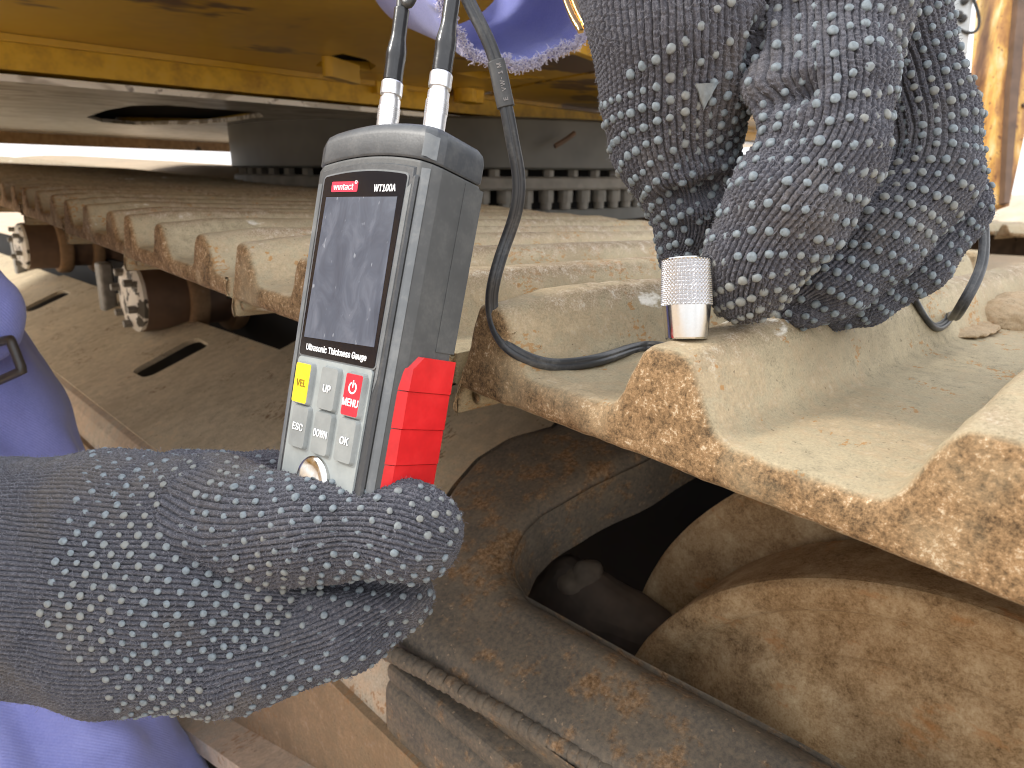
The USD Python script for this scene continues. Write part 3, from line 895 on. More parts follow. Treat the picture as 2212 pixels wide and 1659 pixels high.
def loft(poly_fn, ys, n=None):
    """poly_fn(k) -> (m, 2) section in (x, z); closed solid along y with arch on the rows flagged"""
    R = []
    for k, (y, ar) in enumerate(ys):
        q = poly_fn(k)
        R.append(np.c_[q[:, 0], y + ar * arch(q[:, 0]), q[:, 1]])
    R = np.array(R); R = np.concatenate([R, R[:, :1]], 1)
    g = grid_mesh(R)
    caps = []
    for k, s in ((0, 1), (-1, -1)):
        c = R[k, :-1]; cen = c.mean(0)
        # flat cap as strips so that the arch follows x
        h = len(c)
        tri = trimesh.creation.triangulate_polygon(Polygon(c[:, [0, 2]]), engine='earcut')
        vv, ff = np.asarray(tri[0]), np.asarray(tri[1])
        vv, ff = trimesh.remesh.subdivide_to_size(np.c_[vv, 0 * vv[:, 0]], ff, .004)
        y, ar = ys[k]
        caps.append(trimesh.Trimesh(np.c_[vv[:, 0], y + ar * arch(vv[:, 0]), vv[:, 1]], ff, process=False))
    m = cat([g] + caps); m.merge_vertices(digits_vertex=7); m.fix_normals()
    return m


def section(inset=0., a=GA):
    pts = [(-a, -GT + .002), (-a + .002, -GT), (a - .002, -GT), (a, -GT + .002), (a, -.0048), (a - .0012, -.0016), (a - .0040, -.0002), (a - .0046, 0), (-a + .0046, 0), (-a + .0040, -.0002), (-a + .0012, -.0016), (-a, -.0048)]
    p = Polygon(pts).buffer(-.0008 - inset).buffer(.0008, quad_segs=4)
    e = np.array(p.exterior.coords)[:-1]
    out = []
    for i in range(len(e)):
        q, r = e[i], e[(i + 1) % len(e)]
        k = max(1, int(np.linalg.norm(r - q) / .003))
        out += [q + (r - q) * t / k for t in range(k)]
    return V(out)


def scaled(base, inset):
    c = base.mean(0); w = np.ptp(base, axis=0) / 2; mid = (base.max(0) + base.min(0)) / 2
    return mid + (base - mid) * (1 - inset / w)


base = section()
SEAM = .0042
body_m = loft(lambda k: scaled(base, [.0006, 0, 0, 0, .0004][k]), [(-.104, 0), (-.1035, 0), (-.05, 0), (SEAM - .0012, 1), (SEAM - .0004, 1)])
gb = obj('housing', gmesh(body_m), m_side, gauge, smooth=35)
cap_m = loft(lambda k: scaled(base, [.0005, 0, 0, .0006, .0020, .0045][k]), [(SEAM + .0000, 1), (SEAM + .0006, 1), (.0105, 1), (.0128, 1), (.0141, 1), (.0146, 1)])
obj('top_cap', gmesh(cap_m), m_body, gauge, smooth=40)
# face plate (slightly proud), side rails, bevels
yb_ = -.104


def face(poly, z0, z1, mat, name, parent=gauge, r=0.):
    m = extrude(poly, z1 - z0)
    if len(m.vertices):
        v = m.vertices.copy(); v[:, 2] += z0
        if r:
            top = v[:, 2] > z1 - 1e-9
            c = V([poly.centroid.x, poly.centroid.y]); hw = (V(poly.bounds[2:]) - V(poly.bounds[:2])) / 2
            v[top, :2] = c + (v[top, :2] - c) * (1 - r / hw)
        m.vertices = v
    m.fix_normals()
    return obj(name, gmesh(m), mat, parent, smooth=20)


def arched(x0, x1, y0, y1, k=24, drop=.0):
    xs = np.linspace(x0, x1, k)
    return Polygon([(x0, y0), (x1, y0)] + [(x, y1 + arch(x) - drop) for x in xs[::-1]])


face(arched(-GA + .0052, GA - .0052, yb_, SEAM - .0022), -.0004, .0006, m_body, 'face_panel', r=.0006)
gT = .0
glass = arched(-GG, GG, -.0552, .0006, drop=.0016).buffer(-.0012).buffer(.0012)
face(glass.buffer(.0006), .0002, .00085, m_rail, 'glass_bezel')
face(glass, .0003, .00105, m_glass, 'screen_glass')
l0, l1, l2, l3 = (gl(*p) for p in ((711, 428), (864, 427), (814, 751), (663, 728)))
face(Polygon([l0, l1, l2, l3]), .00106, .00112, m_lcd, 'screen')
# right rail: raised strip with chamfered, worn edge; left rail is narrow


def strip(xa, xb, ya, yb, z0, z1, mat, name, cut=.003):
    P = Polygon([(xa, ya), (xb, ya), (xb, yb), ((xa + xb) / 2 + .0004, yb + .0004), (xa, yb - cut)])
    return face(P, z0, z1, mat, name, r=.0005)


strip(GG + .0014, GG + .0040, yb_, SEAM - .0040, .0004, .0013, m_body, 'side_rail')
P = Polygon([(GG + .0014, yb_), (GG + .0016, yb_), (GG + .0033, SEAM - .0050), (GG + .0020, SEAM - .0066)])
rail = np.array([(GG + .0012, SEAM - .0075), (GG + .0026, SEAM - .0064), (GG + .0024, -.058), (GG + .0014, -.062)])
face(Polygon(rail), .0012, .00145, m_rail, 'rail_edge')
# worn bevel along the right front corner
bv = []
for y in np.linspace(yb_ + .003, SEAM - .0016, 30):
    bv.append([(GA - .0036, y, -.0002), (GA - .0028, y, -.0005), (GA - .0020, y, -.0010), (GA - .0013, y, -.0015)])
bv = np.array(bv); nb = V([.6, 0, .8]); bvm = grid_mesh(bv + nb * .00025)
obj('worn_corner_edge', gmesh(bvm), m_rail, gauge, smooth=True)
bv = np.array([[(GA - .0044, y + arch(GA - .004), .0), (GA - .0030, y + arch(GA - .003), -.00040), (GA - .0014, y, -.0014), (GA - .0008, y, -.0026)] for y in np.linspace(SEAM + .0010, .0116, 8)])
obj('worn_cap_edge', gmesh(grid_mesh(bv + nb * .00028)), m_rail, gauge, smooth=True)
bv = np.array([[(-GG - .0042, y, -.0001), (-GG - .0030, y, .0006), (-GG - .0014, y, .0006)] for y in np.linspace(yb_ + .003, SEAM - .0055, 30)])
obj('left_bevel', gmesh(grid_mesh(bv[:, ::-1] + V([0, 0, .00012]))), m_rail, gauge, smooth=True)
# keypad
kp = [gl(*p) for p in ((646, 769), (815, 803))]
key = rrect(-GG, yb_, GG, -.0556, .0014)
face(key, .0003, .0012, m_key, 'keypad', r=.0002)
z2 = lambda x, y: (592.5 + x * .2232, 713.2 + y * .2232)
BT = {'VEL': ((215, 345), (375, 380), (335, 680), (195, 640)), 'UP': ((455, 395), (645, 430), (590, 745), (425, 705)),
      'MENU': ((700, 455), (890, 490), (825, 805), (655, 770)), 'ESC': ((180, 765), (350, 800), (305, 1105), (150, 1060)),
      'DOWN': ((400, 825), (580, 860), (520, 1180), (360, 1140)), 'OK': ((645, 890), (805, 935), (735, 1250), (595, 1210))}


def text(s, h, c, z, mat, name, parent, bold=True, width=None):
    t = meshkit.text_mesh(s, h, .00008, bold)
    b = t.bounds; t.apply_translation([-(b[0][0] + b[1][0]) / 2, -(b[0][1] + b[1][1]) / 2, 0])
    if width:
        t.apply_scale([width / (b[1][0] - b[0][0]), 1, 1])
    t.apply_translation([c[0], c[1], z])
    return obj(name, gmesh(t), mat, parent, smooth=False)


for s, q in BT.items():
    c = np.mean([gl(*z2(*p), .002) for p in q], 0)
    w, h = .0088, .0135
    b = face(rrect(c[0] - w / 2, c[1] - h / 2, c[0] + w / 2, c[1] + h / 2, .0011), .0011, .0026, m_button, 'button', r=.0005)
    if s in ('VEL', 'MENU'):
        tag(b, label='button with a %s label face' % ('yellow' if s == 'VEL' else 'red'))
        face(rrect(c[0] - w / 2 + .0007, c[1] - h / 2 + .0007, c[0] + w / 2 - .0008, c[1] + h / 2 - .0007, .0006), .00262, .00272, m_ykey if s == 'VEL' else m_rkey, 'button_face', b)
    tc = c + V([0, -.0022 if s == 'MENU' else 0])
    text(s, .0021, tc, .00276, m_yprint if s == 'VEL' else m_white, 'lettering', b, width={'VEL': .0047, 'UP': .0036, 'MENU': .0071, 'ESC': .0052, 'DOWN': .0066, 'OK': .0040}[s])
    if s == 'MENU':
        ring_ = Point(c[0], c[1] + .0021).buffer(.0018).difference(Point(c[0], c[1] + .0021).buffer(.0013)).difference(sbox(c[0] - .0006, c[1] + .002, c[0] + .0006, c[1] + .006))
        ring_ = unary_union([ring_, sbox(c[0] - .00022, c[1] + .0021, c[0] + .00022, c[1] + .0044)])
        face(ring_, .00276, .00284, m_white, 'power_symbol', b)
text('Ultrasonic Thickness Gauge', .00185, (gl(*z2(325, 190)) + gl(*z2(935, 270))) / 2 + V([0, .0002]), .00112, m_white, 'title_print', gauge, width=.0290)
z1 = lambda x, y: (592.5 + x * .2232, 241.4 + y * .2232)
text('WT100A', .0020, gl(*z1(1097, 747)), .00112, m_white, 'model_print', gauge, width=.0092)
q = [gl(*z1(*p)) for p in ((590, 690), (842, 684), (828, 784), (577, 788))]
lg_ = face(Polygon(q).buffer(-.0004).buffer(.0004), .00108, .00116, m_logo, 'logo_plate')
cq = np.mean(q, 0)
text('w\u0131ntact', .0019, cq + V([-.0004, -.0001]), .00120, m_white, 'logo_print', lg_, bold=False, width=.0092)
o_ = cq + V([.0052, .0013])
face(Point(*o_).buffer(.00055).difference(Point(*o_).buffer(.00036)), .00120, .00128, m_white, 'registered_mark', lg_)
# round silver button
cb_ = gl(*z2(415, 1440)) + V([0, -.0002])
nb_ = lathe([(0, .0033), (.0045, .0032), (.0064, .0028), (.0072, .0021), (.0074, .0008), (.0074, .0004)], 40)
nb_.apply_translation([cb_[0], cb_[1], 0])
obj('round_button', gmesh(nb_, False), m_chrome, gauge, smooth=40)
# red grips: right and left, in four segments with grooves
ga = [gs(871, 798), gs(985, 792), gs(923, 1059)]
gy = [-.0498, gs(870, 845)[1], gs(855, 928)[1], gs(838, 1008)[1], -.1035]
for sgn in (1, -1):
    ms = []
    for k in range(4):
        ya, yb2 = gy[k] - (.0 if k == 0 else .00012), gy[k + 1] + .00012
        P = [(-GT - .0003, ya), (-.0070, ya), (-.0032, ya - .0038), (-.0028, yb2), (-GT - .0003, yb2)] if k == 0 else [(-GT - .0003, ya), (-.0028, ya), (-.0028, yb2), (-GT - .0003, yb2)]
        m = extrude(Polygon(P), .0018)
        v = m.vertices.copy()
        top = v[:, 2] > .0012
        v[top & (v[:, 0] > -.01), 0] -= .0030                       # chamfer along the front
        v[top & (np.abs(v[:, 1] - ya) < 1e-6), 2] -= .0001 if k else .0
        v[top & (np.abs(v[:, 1] - yb2) < 1e-6), 2] += .0002
        x = GA - .0008 + v[:, 2]
        m.vertices = np.c_[sgn * x, v[:, 1], v[:, 0]]; m.fix_normals(); ms.append(m)
    core = extrude(Polygon([(-GT - .0002, gy[0] - .003), (-.0062, gy[0] - .004), (-.0060, -.103), (-GT - .0002, -.103)]), .0014)
    v = core.vertices; core.vertices = np.c_[sgn * (GA - .0008 + v[:, 2]), v[:, 1], v[:, 0]]; core.fix_normals()
    obj('red_grip', gmesh(cat(ms + [core])), m_red, gauge, smooth=25)
# seam line on the side: rear shell slightly proud
rs = extrude(Polygon([(-GT + .0004, gy[0] + .0022), (-GT + .0088, gy[0] + .0022), (-GT + .0088, SEAM - .0014), (-GT + .0004, SEAM - .0014)]), .0005)
v = rs.vertices; rs.vertices = np.c_[GA - .0001 + v[:, 2] * .7, v[:, 1], v[:, 0]]; rs.fix_normals()
obj('rear_shell', gmesh(rs), m_side, gauge, smooth=20)

# ------------------------------------------------------------------ the probe with its twin cable and plugs


def shoe_top(x, s):
    s = (s - S0) % PITCH if s - S0 < PITCH else s - S0
    t = .012; wear = .86 + .14 * float(smooth01(x / .045))
    for r in (.054, .130, .202):
        d = (s - r - .0060) / .0110 if s > r else (r - s - .0050) / .0155
        t = max(t, .012 + .0245 * wear * float(smooth01(1 - d)))
    return t


def on_shoe(px, py, lift, d0=.12, d1=.5):
    """first point on the line of sight that lies lift above the shoe in front"""
    for d in np.linspace(d0, d1, 900):
        q = at(px, py, d) - O
        x, s_, n_ = q @ EX, q @ TR, q @ NN
        if x > .001 and n_ < shoe_top(x, s_) + lift: return at(px, py, d)
    return None



probe = thing('ultrasonic_probe', 'silver knurled probe on twin black cable, held down on the ridge', 'probe')
pb = on_shoe(1483, 733, -.0006)
pt = at(1483, 560, (pb - CAM) @ RC[:, 2] - .001)
PA = nrm(pt - pb); PH = np.linalg.norm(pt - pb)
PF = frame(pb, np.cross([0, 1, 0], PA), np.cross(PA, np.cross([0, 1, 0], PA)), PA)
pr_ = .0063 * ((pb - CAM) @ RC[:, 2]) / .196 * 1.06
obj('probe_tip', moved(lathe([(0, 0), (pr_ * .88, 0), (pr_ * .92, .0006), (pr_ * 1.04, PH * .43), (0, PH * .43)], 64), PF), m_chrome, probe, smooth=30)
tn = 380; hn = 130
th = np.linspace(0, 2 * np.pi, tn + 1); hs = np.linspace(PH * .42, PH * .985, hn)
TH, HH = np.meshgrid(th, hs, indexing='ij')
cnt = 38
kn = np.minimum(np.abs(((TH * cnt / (2 * np.pi) + HH / .00112) % 1) - .5), np.abs(((TH * cnt / (2 * np.pi) - HH / .00112) % 1) - .5)) * 2
rad = pr_ * (1.10 - .045 * (HH - hs[0]) / np.ptp(hs)) + .00055 * (np.clip(kn, 0, .75) - .6)
KG = np.stack([np.cos(TH) * rad, np.sin(TH) * rad, HH], -1)
kg = grid_mesh(KG); kg.merge_vertices(digits_vertex=8); kg.fix_normals()
obj('knurled_sleeve', moved(kg, PF), m_knurl, probe, smooth=25)
obj('sleeve_rim', moved(lathe([(pr_ * .86, PH * .97), (pr_ * .90, PH * 1.0), (pr_ * 1.02, PH * 1.0), (pr_ * 1.055, PH * .985), (pr_ * 1.0, PH * .96)], 64), PF), m_chrome, probe, smooth=30)
obj('rubber_top', moved(lathe([(0, PH * .975), (pr_ * .88, PH * .975), (pr_ * .88, PH * .9), (0, PH * .9)], 40), PF), m_cable, probe, smooth=30)


def plug(x, z, dirs, L0):
    """nickel plug on the gauge top and its black sleeve; returns the cable's start"""
    o = gw([x, .0146 + arch(x), z]); ax = nrm(dirs)
    f_ = frame(o, np.cross([1, 0, 0], ax), np.cross(ax, np.cross([1, 0, 0], ax)), ax)
    k = L0
    r = .0033
    nut_ = moved(lathe([(0, -.001), (r * .98, -.001), (r * .98, .0015), (r * 1.03, .0016), (r * 1.03, k * .30), (r * 1.06, k * .31), (r * 1.06, k * .52), (r * 1.0, k * .53), (r * 1.0, k * .66), (r * .86, k * .67), (r * .86, k * .72), (r * 1.06, k * .725), (r * 1.06, k * .93), (r * .95, k * .955), (r * .72, k * .96), (r * .72, k), (0, k)], 40), f_)
    obj('plug', nut_, m_nickel, probe, smooth=30)
    for a, b in ((.0003, .0016), (k * .32, k * .51)):
        n_ = 6
        for q in range(n_):
            h = a + (b - a) * (q + .5) / n_
            obj('plug_ridge', moved(lathe([(r * 1.0, h - .00016), (r * 1.085, h - .00008), (r * 1.085, h + .00008), (r * 1.0, h + .00016)], 32), f_), m_nickel, probe, smooth=20)
    s0 = k * .97
    L1 = .0225
    hh = np.linspace(0, 1, 30)
    prof_ = r * (.93 - .20 * smooth01((hh - .40) / .25) + .05 * np.exp(-((hh - .36) / .07) ** 2))
    obj('plug_sleeve', moved(lathe([(0, s0)] + [(p, s0 + h * L1) for p, h in zip(prof_, hh)] + [(0, s0 + L1)], 32), f_), m_boot, probe, smooth=40)
    return o + ax * (s0 + L1 * .9), ax


dep = lambda p: (p - CAM) @ RC[:, 2]
pz = -.0125
xa_ = gl(838, 262, pz); xb_ = gl(940, 258, pz)
d1 = gw([xa_[0], .0146, pz])
pl = []
for (bx, by), (tx, ty) in (((838, 265), (849, 172)), ((940, 262), (955, 152))):
    x = gl(bx, by, pz)[0]
    o = gw([x, .0146 + arch(x), pz])
    e = at(tx, ty, dep(o) - .001)
    pl.append(plug(x, pz, e - o, np.linalg.norm(e - o)))
(e1, a1), (e2, a2) = pl
da, db = dep(e1), dep(e2)
c1 = [e1, e1 + a1 * .006, at(880, 8, da - .002), at(905, -45, da - .002), at(960, -140, da), at(1010, -190, da + .002)]
obj('cable', tube(spline(c1, 40), .0015, 14), m_cable, probe, smooth=True)
c2 = [e2, e2 + a2 * .006, at(985, -20, db - .001), at(995, -90, db), at(1015, -190, db + .003)]
obj('cable', tube(spline(c2, 40), .0015, 14), m_cable, probe, smooth=True)
# twin cable from the top down into the trough and behind the ridge to the probe
view_ = RC[:, 2]

tr = lambda px, py: hit(px, py, tp(0, 0, .012 + .0022), NN)
tw = [at(985, -190, .222), at(990, -60, .219), at(1016, 10, .217), at(1046, 70, .216), at(1073, 140, .216), at(1085, 195, .216), at(1097, 250, .217), at(1108, 310, .219), at(1120, 380, .222), at(1116, 450, .225), at(1094, 520, .228),
      at(1069, 600, .2265)]
for q in ((1062, 655), (1073, 712), (1105, 755), (1150, 778), (1205, 788)):
    w = on_shoe(q[0], q[1], .0021)
    if w is None: w = at(q[0], q[1], .222)
    tw.append(w)
tw += [tr(1262, 783), tr(1335, 764), tr(1335, 764) + EX * .02 + TR * .001, tp(.06, .088, .019), tp(.09, .086, .02), tp(.13, .084, .024)]
tws = spline(tw, 260)
sec = []
for sx in (-1, 1):
    pass
r_ = .00145
th = np.linspace(0, 2 * np.pi, 28, endpoint=False)
rad_ = 1 / (np.abs(np.cos(th)) ** 2.2 / 1.55 ** 2.2 + np.abs(np.sin(th)) ** 2.2) ** (1 / 2.2)
pinch = 1 - .30 * np.exp(-((np.abs(np.cos(th))) / .28) ** 2)
secn = np.c_[np.cos(th) * rad_ * pinch, np.sin(th) * rad_ * pinch]
view = RC[:, 2]
obj('twin_cable', tube(tws, r_, up=view, shape=secn), m_cable, probe, smooth=True)
dl = np.linalg.norm(tws - at(1069, 130, .216), axis=1).argmin(); dh = np.linalg.norm(tws - at(1095, 240, .217), axis=1).argmin()
seg = spline(tws[dl:dh + 1:3], 40)
obj('shrink_tube', tube(seg, .00185, up=view, shape=np.c_[np.cos(th) * rad_, np.sin(th) * rad_ * .86]), m_shrink, probe, smooth=True)
# print on the shrink tube, reading upwards
i0 = seg[3]; i1 = seg[-4]
for ch, q in (('E', .93), ('V', .70), ('W', .56), ('-', .42), ('1', .27), ('M', .10)):
    c = i0 + (i1 - i0) * q
    j = np.linalg.norm(seg - c, axis=1).argmin(); j = min(max(j, 1), len(seg) - 2)
    ydir = -nrm(np.cross(view, nrm(seg[j + 1] - seg[j - 1])))
    xdir = nrm(seg[j - 1] - seg[j + 1])
    t = meshkit.text_mesh(ch, .0014, .0001, False); b = t.bounds
    t.apply_translation([-(b[0][0] + b[1][0]) / 2, -(b[0][1] + b[1][1]) / 2, 0])
    zz = np.cross(xdir, ydir)
    if zz @ view > 0: ydir = -ydir; zz = -zz
    f_ = np.eye(4); f_[:3, 0], f_[:3, 1], f_[:3, 2], f_[:3, 3] = xdir, ydir, zz, seg[j] - view * .00176 + np.cross(view, xdir) * .0004
    obj('cable_print', moved(t, f_), m_faint, probe, smooth=False)
# the loop that hangs from the hand at the right
d2_ = dep(on_shoe(1970, 634, .0035, .12, .9))
lp_ = [at(1935, 150, .262), at(2000, 145, .262), at(2050, 180, .265), at(2088, 290, .268), at(2112, 390, .27), at(2125, 490, .268), at(2118, 580, .262), at(2090, 640, .258), on_shoe(2052, 684, .0022, .12, .9), on_shoe(2012, 702, .0022, .12, .9), on_shoe(1988, 668, .0024, .12, .9),
       on_shoe(1970, 634, .0035, .12, .9), at(1954, 595, d2_ - .004), at(1930, 520, d2_ - .012)]
obj('cable_loop', tube(spline(lp_, 150), r_, up=view, shape=secn), m_cable, probe, smooth=True)

# ------------------------------------------------------------------ the person: gloves, sleeve, coveralls
person = thing('person', 'person in blue coveralls and grey dotted knit gloves holding gauge and probe', 'person')
rpx = lambda r, d: r * d / FPX


def chain(pts):
    P = V([at(px, py, d) for px, py, d, r in pts]); R = V([rpx(r, d) for px, py, d, r in pts])
    return P, R


def caps_sd(p, P, R):
    """distances (n, segments) to a chain of tapered capsules, and the parameter along each"""
    out, tt = [], []
    for i in range(len(P) - 1):
        ab = P[i + 1] - P[i]; L2 = ab @ ab
        t = np.clip((p - P[i]) @ ab / L2, 0, 1)
        out.append(np.linalg.norm(p - (P[i] + t[:, None] * ab), axis=1) - (R[i] + t * (R[i + 1] - R[i])))
        tt.append(t)
    return np.stack(out, 1), np.stack(tt, 1)


def smin(D, k):
    m = D.min(1, keepdims=True)
    return m[:, 0] - k * np.log(np.exp(-(D - m) / k).sum(1))


def field(groups, p, k1=.0018, k2=.0010):
    G = []
    for g in groups:
        D = np.concatenate([caps_sd(p, P, R)[0] for P, R in g['chains']], 1)
        G.append(smin(D, k1))
    return smin(np.stack(G, 1), k2), np.stack(G, 1)


def surface(groups, edge, k1=.0035, k2=.0011, pad=.006, clipz=None):
    P = np.vstack([c[0] for g in groups for c in g['chains']]); R = max(c[1].max() for g in groups for c in g['chains'])
    lo, hi = P.min(0) - R - pad, P.max(0) + R + pad
    n = np.ceil((hi - lo) / edge).astype(int) + 1
    ax = [lo[i] + np.arange(n[i]) * edge for i in range(3)]
    Q = np.stack(np.meshgrid(*ax, indexing='ij'), -1).reshape(-1, 3)
    F = np.concatenate([field(groups, q, k1, k2)[0] for q in np.array_split(Q, max(1, len(Q) // 200000))]).reshape(n)
    Fl = F.ravel().tolist(); ny, nz = int(n[1]), int(n[2]); nx_ = int(n[0])
    ox, oy, oz, ie = float(lo[0]), float(lo[1]), float(lo[2]), 1. / edge

    def f(x, y, z):
        a = (x - ox) * ie; b = (y - oy) * ie; c = (z - oz) * ie
        i = min(max(int(a), 0), nx_ - 2); j = min(max(int(b), 0), ny - 2); k = min(max(int(c), 0), nz - 2)
        a -= i; b -= j; c -= k
        q = (i * ny + j) * nz + k; s = q + ny * nz
        u = Fl[q] * (1 - c) + Fl[q + 1] * c; v = Fl[q + nz] * (1 - c) + Fl[q + nz + 1] * c
        w = Fl[s] * (1 - c) + Fl[s + 1] * c; x_ = Fl[s + nz] * (1 - c) + Fl[s + nz + 1] * c
        return -((u * (1 - b) + v * b) * (1 - a) + (w * (1 - b) + x_ * b) * a)
    m = man(m3.Manifold.level_set(f, [*map(float, lo + edge), *map(float, hi - edge)], edge * 1.25, 0.0))
    m.merge_vertices(digits_vertex=7)
    return m


def relax(m, groups, k1, k2, it=2):
    v = np.array(m.vertices)
    for _ in range(it):
        h = 2e-4
        F = field(groups, v, k1, k2)[0]
        G = np.stack([(field(groups, v + h * e, k1, k2)[0] - F) / h for e in np.eye(3)], 1)
        v = v - G * (F / np.maximum((G ** 2).sum(1), .2))[:, None]
    m.vertices = v
    return m


WALE, STITCH = .00168, .00150


def coords(groups, v, WALE=WALE):
    """knit coordinates: stitch count along the hand, wale count round it, and the group"""
    F, G = field(groups, v)
    gi = G.argmin(1)
    U, W = np.zeros(len(v)), np.zeros(len(v))
    for k, g in enumerate(groups):
        s = gi == k
        if not s.any(): continue
        P, R = g['axis'] if 'axis' in g else g['chains'][0]
        PR = spline(np.c_[P, R], 7 * (len(P) - 1) + 1); P, R = PR[:, :3], PR[:, 3]
        p = v[s]
        D, T = caps_sd(p, P, R * 0)
        i = D.argmin(1)
        L = np.r_[0, np.cumsum(np.linalg.norm(np.diff(P, axis=0), axis=1))]
        dirs = np.diff(P, axis=0); ln = np.linalg.norm(dirs, axis=1); dirs = dirs / ln[:, None]
        # unclamped parameter at the ends so that tips keep their rows
        t = ((p - P[i]) * dirs[i]).sum(1)
        U[s] = L[i] + np.where((i == 0) | (i == len(ln) - 1), t, np.clip(t, 0, ln[i]))
        # parallel frame, blended along the axis to stay smooth
        ref = [nrm(np.cross(dirs[0], g.get('ref', RC[:, 2])))]
        for d in dirs[1:]: ref.append(nrm(ref[-1] - d * (ref[-1] @ d)))
        ref = V(ref)
        w = T[np.arange(len(p)), i]
        dd = dirs[i].copy(); rr = ref[i].copy()
        nxt = np.minimum(i + 1, len(dirs) - 1); prv = np.maximum(i - 1, 0)
        wl = np.clip(w - .5, 0, .5); wp = np.clip(.5 - w, 0, .5)
        dd = dd * (1 - wl - wp)[:, None] + dirs[nxt] * wl[:, None] + dirs[prv] * wp[:, None]
        rr = rr * (1 - wl - wp)[:, None] + ref[nxt] * wl[:, None] + ref[prv] * wp[:, None]
        c = P[i] + dirs[i] * (w * ln[i])[:, None]
        q = p - c
        dd /= np.linalg.norm(dd, axis=1)[:, None]
        rr -= dd * (rr * dd).sum(1)[:, None]; rr /= np.linalg.norm(rr, axis=1)[:, None]
        bb = np.cross(dd, rr)
        asp = g.get('aspect', 1.)
        a = np.arctan2((q * bb).sum(1), (q * rr).sum(1) / asp)
        rm = np.mean(R) * (1 + asp) / 2
        nw = round(2 * np.pi * rm / WALE)
        W[s] = a / (2 * np.pi) * nw
    return U / STITCH, W, gi


def knit(U, W, v):
    a = (W % 1) - .5; b = np.abs(a)
    leg = np.clip(1 - ((b - .25) / .25) ** 2, 0, 1)
    ph = U + 1.25 * b + .371 * np.floor(W)
    st = .5 + .5 * np.cos(2 * np.pi * ph)
    rib = np.clip(1 - (b / .5) ** 2.2, 0, 1)
    return .80 * rib + leg * (.10 + .34 * st)


